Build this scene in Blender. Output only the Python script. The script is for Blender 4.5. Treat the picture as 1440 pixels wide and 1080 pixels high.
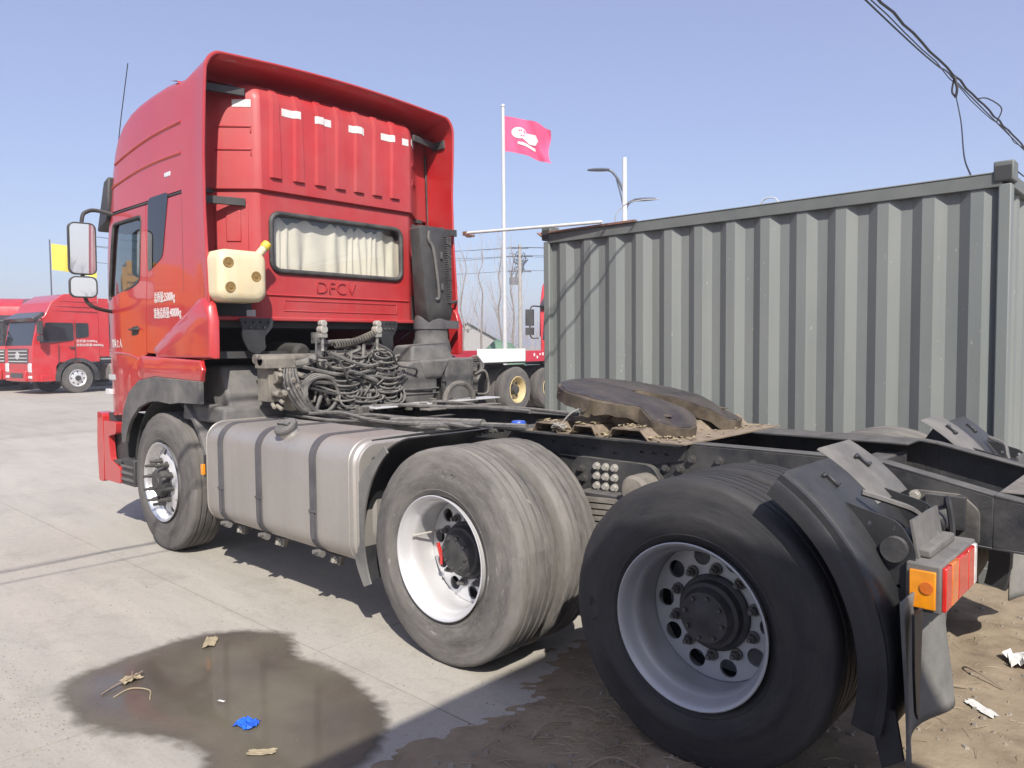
import bpy, bmesh, math, random
from mathutils import Vector, Matrix, noise
from mathutils.geometry import tessellate_polygon, delaunay_2d_cdt
R = math.radians
PI = math.pi
for o in list(bpy.data.objects):
    bpy.data.objects.remove(o, do_unlink=True)
scene = bpy.context.scene
COL = scene.collection

# ------------------------------------------------------------------ camera
def set_camera():
    yaw, pitch, roll = -0.8272, -0.0504, -0.0084
    f = Vector((math.cos(pitch)*math.cos(yaw), math.cos(pitch)*math.sin(yaw), math.sin(pitch)))
    r = f.cross(Vector((0, 0, 1))).normalized()
    u = r.cross(f)
    r2 = r*math.cos(roll) + u*math.sin(roll)
    u2 = u*math.cos(roll) - r*math.sin(roll)
    cd = bpy.data.cameras.new('camera')
    cd.sensor_width = 36
    cd.lens = 36*1071.5/1440
    cd.clip_start = 0.05
    cd.clip_end = 4000
    co = bpy.data.objects.new('camera', cd)
    COL.objects.link(co)
    M = Matrix((r2, u2, -f)).transposed().to_4x4()
    M.translation = Vector((-1.3716, 3.631, 1.5509))
    co.matrix_world = M
    scene.camera = co
set_camera()

# ------------------------------------------------------------------ sky and sun
SUN = Vector((.86, -.65, -1.0)).normalized()          # the way the light travels
EL = math.asin(-SUN.z)
world = bpy.data.worlds.new('World')
scene.world = world
world.use_nodes = True
wn = world.node_tree
wn.nodes.clear()
wo = wn.nodes.new('ShaderNodeOutputWorld')
bg = wn.nodes.new('ShaderNodeBackground')
sky = wn.nodes.new('ShaderNodeTexSky')
sky.sky_type = 'NISHITA'
sky.sun_disc = False
sky.sun_elevation = EL
sky.sun_rotation = math.atan2(-SUN.x, -SUN.y)
sky.air_density = 1.0
sky.dust_density = 1.5
sky.ozone_density = 2.0
bg.inputs[1].default_value = 0.125
veil = wn.nodes.new('ShaderNodeMix')                  # thin even veil of haze over the whole sky
veil.data_type = 'RGBA'
veil.inputs[0].default_value = .40
veil.inputs[7].default_value = (2.95, 2.95, 4.95, 1)
wn.links.new(sky.outputs[0], veil.inputs[6])
wn.links.new(veil.outputs[2], bg.inputs[0])
wn.links.new(bg.outputs[0], wo.inputs[0])
sd = bpy.data.lights.new('sun', 'SUN')
sd.energy = 5.0
sd.angle = R(0.5)
sd.color = (1.0, .95, .87)
so = bpy.data.objects.new('sun', sd)
COL.objects.link(so)
so.rotation_euler = SUN.to_track_quat('-Z', 'Y').to_euler()
so.location = (-20, 15, 30)
scene.view_settings.view_transform = 'Standard'
scene.view_settings.look = 'None'
scene.view_settings.gamma = 1
scene.view_settings.use_curve_mapping = False
scene.view_settings.exposure = 0.48

# ------------------------------------------------------------------ materials
def mat(name, col, rough=.5, metal=0., coat=0., var=.12, vscale=3., dust=None, dcol=(.33, .30, .265), dscale=2.5,
        up=0., bump=0., bscale=60., spec=.5, wave=0., coatrough=.05, fleck=None, rvar=0., stretch=None, drough=.9, alb=.82, polar=None, streak=None, grain=0.):
    """colour with mottling, a layer of dust (patchy and on upward faces), fine relief"""
    if metal < .3 and alb != 1:
        col = tuple(c*alb for c in col)
        dcol = tuple(c*alb for c in dcol)
    m = bpy.data.materials.new(name)
    m.use_nodes = True
    nt = m.node_tree
    N, L = nt.nodes, nt.links
    b = N['Principled BSDF']
    tc = N.new('ShaderNodeTexCoord')
    src = tc.outputs['Object']
    if stretch:
        mp = N.new('ShaderNodeMapping')
        mp.inputs['Scale'].default_value = stretch
        L.new(src, mp.inputs[0])
        src = mp.outputs[0]
    if polar:                                                     # rings and scuffs round the wheel axis (local y)
        sp = N.new('ShaderNodeSeparateXYZ'); L.new(src, sp.inputs[0])
        hy = N.new('ShaderNodeVectorMath'); hy.operation = 'LENGTH'
        fl = N.new('ShaderNodeVectorMath'); fl.operation = 'MULTIPLY'; fl.inputs[1].default_value = (1, 0, 1)
        L.new(src, fl.inputs[0]); L.new(fl.outputs[0], hy.inputs[0])
        an = N.new('ShaderNodeMath'); an.operation = 'ARCTAN2'; L.new(sp.outputs[2], an.inputs[0]); L.new(sp.outputs[0], an.inputs[1])
        cb = N.new('ShaderNodeCombineXYZ'); L.new(hy.outputs['Value'], cb.inputs[0]); L.new(sp.outputs[1], cb.inputs[1])
        a2 = N.new('ShaderNodeMath'); a2.operation = 'MULTIPLY'; a2.inputs[1].default_value = polar; L.new(an.outputs[0], a2.inputs[0])
        L.new(a2.outputs[0], cb.inputs[2]); src = cb.outputs[0]
    src0 = src
    def nz(scale, detail=5, rough_=.6):
        n = N.new('ShaderNodeTexNoise')
        n.inputs['Scale'].default_value = scale
        n.inputs['Detail'].default_value = detail
        n.inputs['Roughness'].default_value = rough_
        L.new(src, n.inputs['Vector'])
        return n.outputs[0]
    def rng(v, a, c, lo, hi):
        r_ = N.new('ShaderNodeMapRange')
        r_.inputs[1].default_value = a; r_.inputs[2].default_value = c
        r_.inputs[3].default_value = lo; r_.inputs[4].default_value = hi
        L.new(v, r_.inputs[0])
        return r_.outputs[0]
    def math_(op, a, c):
        q = N.new('ShaderNodeMath'); q.operation = op; q.use_clamp = True
        for i, v in enumerate((a, c)):
            if isinstance(v, (int, float)): q.inputs[i].default_value = v
            else: L.new(v, q.inputs[i])
        return q.outputs[0]
    def mix(fac, a, c):
        q = N.new('ShaderNodeMix'); q.data_type = 'RGBA'
        if isinstance(fac, (int, float)): q.inputs[0].default_value = fac
        else: L.new(fac, q.inputs[0])
        for i, v in ((6, a), (7, c)):
            if isinstance(v, tuple): q.inputs[i].default_value = (*v[:3], 1)
            else: L.new(v, q.inputs[i])
        return q.outputs[2]
    lo = tuple(c*(1-var) for c in col); hi = tuple(min(1, c*(1+var)) for c in col)
    c = mix(rng(nz(vscale), .3, .7, 0, 1), lo, hi)
    r = None
    if grain:                                                     # fine grit that stays crisp at this distance
        c = mix(math_('MULTIPLY', rng(nz(85, 4, .75), .5, .66, 0, 1), grain), c, tuple(min(1, q*1.7+.02) for q in col))
        c = mix(math_('MULTIPLY', rng(nz(60, 4, .75), .52, .66, 0, 1), grain), c, tuple(q*.35 for q in col))
    if streak:                                                    # runs down the sheet: (colour, amount, scale)
        ms = N.new('ShaderNodeMapping'); ms.inputs['Scale'].default_value = (streak[2], streak[2], streak[2]*.05)
        L.new(tc.outputs['Object'], ms.inputs[0])
        keep = src; src = ms.outputs[0]
        c = mix(math_('MULTIPLY', rng(nz(1.0, 6, .65), .50, .74, 0, 1), streak[1]), c, streak[0])
        src = keep
    if fleck:                                                     # chips and specks: (colour, threshold, scale)
        c = mix(rng(nz(fleck[2], 3, .7), fleck[1], fleck[1]+.05, 0, 1), c, fleck[0])
    if dust:
        d = rng(nz(dscale, 7, .68), .34, .68, 0, 1)
        d = math_('MULTIPLY', d, dust)
        if up:
            g = N.new('ShaderNodeNewGeometry')
            s = N.new('ShaderNodeSeparateXYZ')
            L.new(g.outputs['Normal'], s.inputs[0])
            u_ = math_('MULTIPLY', rng(s.outputs[2], .2, .95, 0, up), rng(nz(dscale*3, 5), .25, .6, .35, 1))
            d = math_('MAXIMUM', d, u_)
        c = mix(d, c, dcol)
        rr = N.new('ShaderNodeMapRange')
        rr.inputs[3].default_value = rough; rr.inputs[4].default_value = drough
        L.new(d, rr.inputs[0])
        r = rr.outputs[0]
        if coat:
            inv = math_('SUBTRACT', 1.0, d)
            L.new(math_('MULTIPLY', inv, coat), b.inputs['Coat Weight'])
    elif coat:
        b.inputs['Coat Weight'].default_value = coat
    b.inputs['Coat Roughness'].default_value = coatrough
    L.new(c, b.inputs['Base Color'])
    if r is None and rvar:
        r = rng(nz(vscale*2.3, 6), .3, .7, max(0, rough-rvar), min(1, rough+rvar))
    if r is not None: L.new(r, b.inputs['Roughness'])
    else: b.inputs['Roughness'].default_value = rough
    b.inputs['Metallic'].default_value = metal
    b.inputs['Specular IOR Level'].default_value = spec
    if bump or wave:
        last = None
        for st, sc, dist in ((wave, 1.7, .02), (bump, bscale, .004)):
            if not st: continue
            bp = N.new('ShaderNodeBump')
            bp.inputs['Strength'].default_value = st
            bp.inputs['Distance'].default_value = dist
            L.new(nz(sc, 4 if sc > 3 else 1), bp.inputs['Height'])
            if last: L.new(last, bp.inputs['Normal'])
            last = bp.outputs[0]
        L.new(last, b.inputs['Normal'])
        if coat: L.new(last, b.inputs['Coat Normal'])
    return m

def glass(name, tint=(.25, .3, .3), refl=.9):
    m = bpy.data.materials.new(name); m.use_nodes = True
    nt = m.node_tree; N, L = nt.nodes, nt.links
    N.clear()
    o = N.new('ShaderNodeOutputMaterial'); mx = N.new('ShaderNodeMixShader')
    tr = N.new('ShaderNodeBsdfTransparent'); gl = N.new('ShaderNodeBsdfGlossy'); lw = N.new('ShaderNodeLayerWeight'); pw = N.new('ShaderNodeMath'); fr = N.new('ShaderNodeMath')
    tr.inputs[0].default_value = (*tint, 1)
    gl.inputs[0].default_value = (refl, refl, refl, 1); gl.inputs['Roughness'].default_value = .02
    lw.inputs[0].default_value = .5; pw.operation = 'POWER'; pw.inputs[1].default_value = 3.5; L.new(lw.outputs['Facing'], pw.inputs[0])
    fr.operation = 'MULTIPLY_ADD'; fr.inputs[1].default_value = .95; fr.inputs[2].default_value = .05; L.new(pw.outputs[0], fr.inputs[0])
    L.new(fr.outputs[0], mx.inputs[0]); L.new(tr.outputs[0], mx.inputs[1]); L.new(gl.outputs[0], mx.inputs[2])
    L.new(mx.outputs[0], o.inputs[0])
    return m

M = {}
M['red'] = mat('red_paint', (.52, .013, .016), .32, coat=.9, var=.06, dust=.20, dcol=(.46, .25, .25), dscale=1.6, wave=.07)
M['red_back'] = mat('red_paint_dusty', (.45, .020, .025), .5, coat=.15, var=.08, dust=.24, dcol=(.46, .22, .21), dscale=1.3, wave=.08, coatrough=.3, streak=((.30, .07, .065), .35, 9), grain=.06)
M['red_far'] = mat('red_paint_plain', (.55, .012, .018), .3, coat=.7, var=.05, dust=.15, dcol=(.5, .3, .27))
M['redside_far'] = mat('red_orange_paint', (.60, .05, .02), .35, coat=.5, var=.1)
M['dark_far'] = mat('dark_paint', (.02, .022, .025), .35, coat=.6, var=.1, dust=.2)
M['white_far'] = mat('white_paint_plain', (.75, .75, .72), .5, var=.08)
M['blackplastic'] = mat('black_plastic', (.022, .022, .025), .5, var=.2, dust=.45, dcol=(.17, .16, .15), up=.5, bump=.15, bscale=150)
M['greyplastic'] = mat('grey_plastic', (.06, .06, .063), .6, var=.2, dust=.75, dcol=(.25, .235, .215), up=.8, bump=.2, bscale=90)
M['fender'] = mat('fender_plastic', (.018, .019, .022), .42, var=.2, dust=.22, dcol=(.14, .135, .13), up=.35, bump=.12, bscale=120, dscale=4)
M['frame'] = mat('frame_paint', (.022, .023, .027), .5, var=.25, dust=.45, dcol=(.17, .16, .145), up=.75, bump=.25, bscale=70, dscale=5)
M['frame_dusty'] = mat('frame_dusty', (.05, .048, .046), .7, var=.25, dust=.85, dcol=(.27, .245, .215), up=.85, bump=.35, bscale=50, dscale=5)
M['engine'] = mat('engine_dark', (.016, .016, .016), .65, var=.3, dust=.5, dcol=(.11, .10, .09), up=.6, bump=.3, bscale=50, dscale=6)
M['hose'] = mat('hose_rubber', (.04, .04, .042), .6, var=.25, dust=.8, dcol=(.29, .272, .245), up=.9, bump=.2, bscale=120, dscale=7)
M['tyre_front'] = mat('tyre_rubber_worn', (.075, .07, .066), .8, var=.18, dust=.8, dcol=(.20, .185, .17), dscale=9, bump=.4, bscale=60, polar=.10, grain=.35)
M['tyre_pale'] = mat('tyre_rubber_dusty', (.11, .102, .094), .85, var=.18, dust=.85, dcol=(.27, .25, .222), dscale=9, bump=.5, bscale=60, polar=.12, grain=.5, fleck=((.33, .31, .28), .68, 22))
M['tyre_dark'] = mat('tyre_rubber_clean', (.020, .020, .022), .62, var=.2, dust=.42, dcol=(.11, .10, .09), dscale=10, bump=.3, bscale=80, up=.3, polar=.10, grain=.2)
M['rim'] = mat('rim_silver', (.62, .62, .63), .38, metal=.35, var=.08, dust=.35, dcol=(.40, .37, .33), dscale=6, bump=.08, bscale=120, drough=.6)
M['rim_shaded'] = mat('rim_shaded', (.42, .43, .45), .42, metal=.35, var=.08, dust=.4, dcol=(.26, .25, .235), dscale=6, bump=.08, bscale=120, drough=.65)  # silver rim colour darkened for the shaded rear wheel
M['alloy'] = mat('alloy', (.72, .72, .73), .25, metal=.85, var=.06, dust=.25, dcol=(.4, .38, .35), dscale=7)
M['rim_cream'] = mat('rim_cream', (.60, .47, .22), .5, var=.1, dust=.3)
M['hub'] = mat('hub_black', (.03, .03, .032), .55, var=.3, dust=.55, dcol=(.13, .12, .11), dscale=9, bump=.4, bscale=60)
M['nut'] = mat('nut_steel', (.16, .155, .15), .5, metal=.4, var=.2, dust=.6, dcol=(.2, .185, .17))
M['bolt_dark'] = mat('bolt_dark', (.06, .06, .06), .5, metal=.4, var=.2, dust=.6, dcol=(.22, .2, .18))
M['bolt'] = mat('bolt_zinc', (.42, .40, .36), .5, metal=.3, var=.15, dust=.4, dcol=(.36, .33, .29))
M['tank'] = mat('tank_aluminium', (.40, .378, .352), .40, metal=.55, var=.10, vscale=1.5, fleck=((.55, .53, .5), .71, 30), streak=((.27, .25, .225), .5, 8), grain=.12,  dust=.55, dcol=(.36, .325, .285), dscale=1.6, up=.35, bump=.05, bscale=140, wave=.07, drough=.72)
M['strap'] = mat('strap_rubber', (.07, .068, .075), .6, var=.15, dust=.6, dcol=(.16, .15, .155), dscale=7)
M['grease'] = mat('greasy_iron', (.035, .026, .02), .5, var=.5, vscale=14, dust=.75, dcol=(.26, .205, .14), dscale=4.5, bump=.5, bscale=30, drough=.8)
M['grease_top'] = mat('greasy_top', (.030, .026, .028), .36, var=.4, vscale=7, dust=.6, dcol=(.17, .14, .11), dscale=2.4, bump=.9, bscale=16, drough=.7, stretch=(1, 2.2, 1))
M['flap'] = mat('flap_rubber_dusty', (.13, .13, .125), .75, var=.15, dust=.8, dcol=(.27, .26, .235), dscale=3, bump=.3, bscale=60)
M['crimson'] = mat('crimson_panel', (.50, .03, .06), .6, var=.15)
M['rustplate'] = mat('rusty_plate', (.12, .085, .06), .8, var=.35, vscale=9, dust=.9, dcol=(.36, .29, .21), dscale=6, up=.8, bump=.5, bscale=50)
M['spring'] = mat('leaf_spring_dusty', (.16, .145, .125), .8, var=.2, dust=.8, dcol=(.33, .295, .24), dscale=8)
M['jug'] = mat('cream_plastic', (.78, .67, .45), .45, var=.10, vscale=3, streak=((.60, .46, .24), .5, 10), dust=.3, dcol=(.55, .45, .28), bump=.1, bscale=40)
M['jug'].node_tree.nodes['Principled BSDF'].inputs['Subsurface Weight'].default_value = .25
M['jug'].node_tree.nodes['Principled BSDF'].inputs['Subsurface Radius'].default_value = (.05, .035, .015)
M['boss'] = mat('brown_plastic', (.26, .16, .05), .6, var=.25, vscale=20)
M['yellowcap'] = mat('yellow_plastic', (.75, .55, .06), .45, var=.1)
M['white'] = mat('white_paint', (.78, .78, .76), .5, var=.05)
M['tape'] = mat('reflective_tape', (.75, .74, .72), .4, var=.12, vscale=30, dust=.3, dcol=(.5, .42, .38), dscale=12)
M['curtain'] = mat('curtain_cloth', (.60, .57, .50), .9, var=.08, vscale=5, alb=1)
M['seal'] = mat('rubber_seal', (.03, .03, .03), .5, var=.2, dust=.4, dcol=(.2, .18, .17), dscale=9)
M['interior'] = mat('interior_trim', (.05, .05, .05), .7, var=.2)
M['interior_grey'] = mat('interior_grey', (.22, .22, .22), .7, var=.15)
M['pleather'] = mat('seat_cover', (.5, .42, .12), .7, var=.2)
M['glass'] = glass('window_glass', (.55, .6, .6))
M['glass_dark'] = glass('dark_glass', (.10, .11, .12))
M['glass_back'] = glass('rear_glass', (.97, .97, .955))
def mirror_mat():
    m = bpy.data.materials.new('mirror_silver'); m.use_nodes = True
    b = m.node_tree.nodes['Principled BSDF']
    b.inputs['Base Color'].default_value = (.85, .87, .88, 1); b.inputs['Metallic'].default_value = 1; b.inputs['Roughness'].default_value = .02
    return m
M['mirror'] = mirror_mat()
M['amber'] = mat('amber_lens', (.85, .30, .01), .2, coat=.6, var=.12, vscale=25)
M['redlens'] = mat('red_lens', (.62, .02, .012), .2, coat=.6, var=.15, vscale=25)
M['orangelens'] = mat('orange_lens', (.72, .17, .02), .2, coat=.6, var=.15, vscale=25)
M['clearlens'] = mat('clear_lens', (.75, .75, .76), .12, coat=.8, var=.2, vscale=30)
M['blue'] = mat('blue_plastic', (.03, .10, .55), .4, var=.15, vscale=10, coat=.2)
M['container'] = mat('container_paint', (.190, .208, .202), .55, var=.07, vscale=1.2, dust=.30, dcol=(.29, .29, .26), dscale=1.1, bump=.06, bscale=40, fleck=((.42, .40, .36), .69, 45), stretch=(1, 1, .45), streak=((.10, .105, .10), .45, 7))
M['container_dark'] = mat('container_frame', (.135, .148, .143), .55, var=.1, dust=.3, dcol=(.24, .23, .21), dscale=3, fleck=((.30, .17, .10), .72, 16))
M['rust'] = mat('rust', (.23, .12, .085), .8, var=.3, vscale=12, bump=.3)
M['galv'] = mat('galvanised', (.55, .55, .55), .45, metal=.3, var=.08)
M['lampwhite'] = mat('lamp_post_white', (.68, .69, .70), .45, var=.05)
M['lampdark'] = mat('lamp_head_grey', (.10, .11, .14), .4, var=.1)
M['pink'] = mat('pink_cloth', (.72, .09, .22), .8, var=.08)
M['yellowcloth'] = mat('yellow_cloth', (.80, .66, .10), .8, var=.08)
M['redprint'] = mat('red_print', (.6, .10, .03), .8, var=.1)
M['wire'] = mat('wire_black', (.02, .02, .022), .6, var=.1)
M['concrete_pole'] = mat('concrete_pole', (.38, .36, .33), .85, var=.12)
M['bark'] = mat('bark_grey', (.24, .205, .18), .9, var=.2)
M['twig'] = mat('twig', (.40, .35, .33), .9, var=.2)
M['building'] = mat('plaster_grey', (.36, .35, .34), .85, var=.08)
M['roofing'] = mat('roof_sheet', (.20, .21, .20), .7, var=.1)
M['green_tarp'] = mat('green_tarpaulin', (.12, .21, .14), .7, var=.15)
M['grass'] = mat('dry_grass', (.17, .20, .07), .9, var=.4, vscale=1.5)
M['straw'] = mat('dry_straw', (.40, .33, .21), .9, var=.2)
M['stone'] = mat('pebble_stone', (.27, .235, .19), .9, var=.3, vscale=6)
M['paper'] = mat('paper_white', (.72, .71, .68), .8, var=.06)
M['wood'] = mat('weathered_wood', (.30, .23, .17), .85, var=.3, vscale=10)
M['bluewrap'] = mat('blue_wrapper', (.02, .13, .70), .3, var=.4, vscale=40, coat=.3)
M['carpaint'] = mat('car_paint_blue_grey', (.06, .08, .11), .3, coat=.7, var=.05)

# ------------------------------------------------------------------ mesh helpers
class MB:
    """collects simple shapes, linked in the end as ONE mesh"""
    def __init__(s): s.v = []; s.f = []
    def add(s, vs, fs):
        n = len(s.v); s.v += [tuple(p) for p in vs]; s.f += [tuple(i+n for i in f) for f in fs]
    def box(s, c, d, rot=None, taper=1.0):
        hx, hy, hz = d[0]/2, d[1]/2, d[2]/2
        vs = []
        for z, t in ((-hz, 1.0), (hz, taper)):
            for x, y in ((-hx, -hy), (hx, -hy), (hx, hy), (-hx, hy)):
                p = Vector((x*t, y*t, z))
                if rot is not None: p = rot @ p
                vs.append(p+Vector(c))
        s.add(vs, [(3, 2, 1, 0), (4, 5, 6, 7), (0, 1, 5, 4), (1, 2, 6, 5), (2, 3, 7, 6), (3, 0, 4, 7)])
        return s
    def hexa(s, b, t):
        s.add(list(b)+list(t), [(3, 2, 1, 0), (4, 5, 6, 7), (0, 1, 5, 4), (1, 2, 6, 5), (2, 3, 7, 6), (3, 0, 4, 7)]); return s
    def cyl(s, p0, p1, r0, r1=None, n=16, caps=True):
        p0 = Vector(p0); p1 = Vector(p1); r1 = r0 if r1 is None else r1
        d = (p1-p0).normalized()
        a = d.orthogonal().normalized(); b = d.cross(a)
        vs = [p+(a*math.cos(2*PI*i/n)+b*math.sin(2*PI*i/n))*r for p, r in ((p0, r0), (p1, r1)) for i in range(n)]
        fs = [(i, (i+1) % n, n+(i+1) % n, n+i) for i in range(n)]
        if caps: fs += [tuple(range(n-1, -1, -1)), tuple(range(n, 2*n))]
        s.add(vs, fs); return s
    def tube(s, pts, r, n=8, caps=True, closed=False):
        pts = [Vector(p) for p in pts]; k = len(pts)
        rs = r if isinstance(r, (list, tuple)) else [r]*k
        t0 = (pts[1]-pts[0]).normalized(); a = t0.orthogonal().normalized()
        vs = []
        for i, p in enumerate(pts):
            t = (pts[(i+1) % k if closed else min(i+1, k-1)]-pts[(i-1) % k if closed else max(i-1, 0)])
            t = t.normalized() if t.length > 1e-9 else t0
            a = (a-t*a.dot(t)); a = a.normalized() if a.length > 1e-6 else t.orthogonal().normalized()
            b = t.cross(a)
            vs += [p+(a*math.cos(2*PI*j/n)+b*math.sin(2*PI*j/n))*rs[i] for j in range(n)]
        fs = []
        for i in range(k if closed else k-1):
            q = (i+1) % k
            fs += [(i*n+j, i*n+(j+1) % n, q*n+(j+1) % n, q*n+j) for j in range(n)]
        if caps and not closed: fs += [tuple(range(n-1, -1, -1)), tuple(range((k-1)*n, k*n))]
        s.add(vs, fs); return s
    def lathe(s, prof, n=48, closed=False, c=(0, 0, 0)):
        """profile (y, r) turned about the y axis; closed joins the last point to the first"""
        k = len(prof)
        vs = [(c[0]+r*math.cos(2*PI*i/n), c[1]+y, c[2]+r*math.sin(2*PI*i/n)) for y, r in prof for i in range(n)]
        fs = []
        for j in range(k if closed else k-1):
            q = (j+1) % k
            fs += [(j*n+i, j*n+(i+1) % n, q*n+(i+1) % n, q*n+i) for i in range(n)]
        s.add(vs, fs); return s
    def loft(s, rings, closed=False, caps=False):
        n = len(rings[0]); vs = [p for r in rings for p in r]; fs = []
        for j in range(len(rings)-1):
            for i in range(n if closed else n-1):
                fs.append((j*n+i, j*n+(i+1) % n, (j+1)*n+(i+1) % n, (j+1)*n+i))
        if caps: fs += [tuple(range(n-1, -1, -1)), tuple(range((len(rings)-1)*n, len(rings)*n))]
        s.add(vs, fs); return s
    def panel(s, outer, holes, fn, th=.01, step=None):
        """2-D outline with holes, mapped by fn(u, v, d): d = 0 front, th back; step adds inner points"""
        loops = [outer]+list(holes)
        if step:
            loops = [refine(l, step) for l in loops]
        flat = [p for l in loops for p in l]
        if step:
            edges = []; k = 0
            for l in loops:
                edges += [(k+i, k+(i+1) % len(l)) for i in range(len(l))]; k += len(l)
            us = [p[0] for p in outer]; vs_ = [p[1] for p in outer]
            x = min(us)+step*.5
            pts = list(flat)
            while x < max(us):
                y = min(vs_)+step*.5
                while y < max(vs_):
                    if inside((x, y), loops[0]) and not any(inside((x, y), h) for h in loops[1:]) and neardist((x, y), loops) > step*.45:
                        pts.append((x, y))
                    y += step
                x += step
            r = delaunay_2d_cdt([Vector(p) for p in pts], edges, [], 0, 1e-6)
            P = [tuple(p) for p in r[0]]
            tris = []
            for f in r[2]:
                cx = sum(P[i][0] for i in f)/3; cy = sum(P[i][1] for i in f)/3
                if inside((cx, cy), loops[0]) and not any(inside((cx, cy), h) for h in loops[1:]): tris.append(tuple(f))
            flatP = P
            bl = []; k = 0
            for l in loops: bl.append([k+i for i in range(len(l))]); k += len(l)
        else:
            tris = [tuple(t) for t in tessellate_polygon([[Vector((*p, 0)) for p in l] for l in loops])]
            flatP = flat
            bl = []; k = 0
            for l in loops: bl.append([k+i for i in range(len(l))]); k += len(l)
        n = len(flatP)
        vs = [fn(u, v, 0) for u, v in flatP]+[fn(u, v, th) for u, v in flatP]
        fs = list(tris)+[tuple(n+i for i in reversed(t)) for t in tris]
        for l in bl:
            fs += [(l[i], l[(i+1) % len(l)], n+l[(i+1) % len(l)], n+l[i]) for i in range(len(l))]
        s.add(vs, fs); return s
    def xform(s, Mx):
        s.v = [tuple(Mx @ Vector(p)) for p in s.v]; return s
    def merge(s, o): s.add(o.v, o.f); return s

def refine(l, step):
    out = []
    for i in range(len(l)):
        a, b = Vector(l[i]), Vector(l[(i+1) % len(l)])
        k = max(1, int(math.ceil((b-a).length/step)))
        out += [tuple(a.lerp(b, j/k)) for j in range(k)]
    return out
def inside(p, poly):
    x, y = p; c = False; j = len(poly)-1
    for i in range(len(poly)):
        xi, yi = poly[i]; xj, yj = poly[j]
        if (yi > y) != (yj > y) and x < (xj-xi)*(y-yi)/(yj-yi)+xi: c = not c
        j = i
    return c
def neardist(p, loops):
    return min((q[0]-p[0])**2+(q[1]-p[1])**2 for l in loops for q in l)**.5
def rrect(u0, v0, u1, v1, r, n=5):
    out = []
    for cx, cy, a in ((u1-r, v1-r, 0), (u0+r, v1-r, 90), (u0+r, v0+r, 180), (u1-r, v0+r, 270)):
        out += [(cx+r*math.cos(R(a+90*i/n)), cy+r*math.sin(R(a+90*i/n))) for i in range(n+1)]
    return out
def circ(c, r, n=20):
    return [(c[0]+r*math.cos(2*PI*i/n), c[1]+r*math.sin(2*PI*i/n)) for i in range(n)]
def rpoly(pts, r, n=4):
    """polygon with rounded corners"""
    out = []
    k = len(pts)
    for i in range(k):
        p = Vector(pts[i]); a = Vector(pts[i-1])-p; b = Vector(pts[(i+1) % k])-p
        rr = min(r, a.length*.45, b.length*.45)
        A = p+a.normalized()*rr; B = p+b.normalized()*rr
        for j in range(n+1):
            t = j/n
            out.append(tuple(A*(1-t)**2+p*2*t*(1-t)+B*t*t))
    return out
def curve(pts, n=8, closed=False):
    """Catmull-Rom through points"""
    P = [Vector(p) for p in pts]; out = []; k = len(P)
    for i in range(k if closed else k-1):
        p0 = P[(i-1) % k] if closed or i > 0 else P[0]*2-P[1]
        p1 = P[i]; p2 = P[(i+1) % k]
        p3 = P[(i+2) % k] if closed or i+2 < k else P[-1]*2-P[-2]
        for j in range(n):
            t = j/n
            out.append(.5*((2*p1)+(p2-p0)*t+(2*p0-5*p1+4*p2-p3)*t*t+(3*p1-p0-3*p2+p3)*t**3))
    if not closed: out.append(P[-1])
    return out

def mesh_of(mb, name, m, smooth=35, fix=True):
    me = bpy.data.meshes.new(name)
    me.from_pydata(mb.v, [], mb.f)
    if fix:
        bm = bmesh.new(); bm.from_mesh(me)
        bmesh.ops.recalc_face_normals(bm, faces=bm.faces)
        bm.to_mesh(me); bm.free()
    me.materials.append(M[m] if isinstance(m, str) else m)
    if smooth:
        me.polygons.foreach_set('use_smooth', [True]*len(me.polygons))
        me.set_sharp_from_angle(angle=R(smooth))
    me.update()
    return me
def link(name, me, parent=None, loc=(0, 0, 0), rot=(0, 0, 0), scale=(1, 1, 1)):
    o = bpy.data.objects.new(name, me); COL.objects.link(o)
    o.location = loc; o.rotation_euler = rot; o.scale = scale
    if parent is not None: o.parent = parent
    return o
def part(name, mb, m, parent=None, loc=(0, 0, 0), rot=(0, 0, 0), smooth=35, bevel=0, seg=2, label=None, stuff=False):
    o = link(name, mesh_of(mb, name, m, smooth), parent, loc, rot)
    if bevel:
        b = o.modifiers.new('bevel', 'BEVEL'); b.width = bevel; b.segments = seg; b.limit_method = 'ANGLE'; b.angle_limit = R(40)
    if label: o['label'] = label
    if stuff: o['kind'] = 'stuff'
    return o
def thing(name, label, cat, loc=(0, 0, 0), rz=0, group=None):
    o = bpy.data.objects.new(name, None); COL.objects.link(o)
    o.location = loc; o.rotation_euler = (0, 0, rz); o.empty_display_size = .2
    return tag(o, label, cat, group)
def tag(o, label, cat, group=None):
    o['label'] = label; o['category'] = cat
    if group: o['group'] = group
    return o
def sub(name, parent, loc=(0, 0, 0), rot=(0, 0, 0)):
    o = bpy.data.objects.new(name, None); COL.objects.link(o); o.parent = parent; o.location = loc; o.rotation_euler = rot
    o.empty_display_size = .1
    return o
def struct(name, mb, m, smooth=0, **k):
    o = part(name, mb, m, smooth=smooth, **k); o['kind'] = 'structure'; return o
def copy_tree(o, parent=None, **kw):
    c = o.copy(); COL.objects.link(c); c.parent = parent
    for ch in list(o.children): copy_tree(ch, c)
    return c
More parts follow.
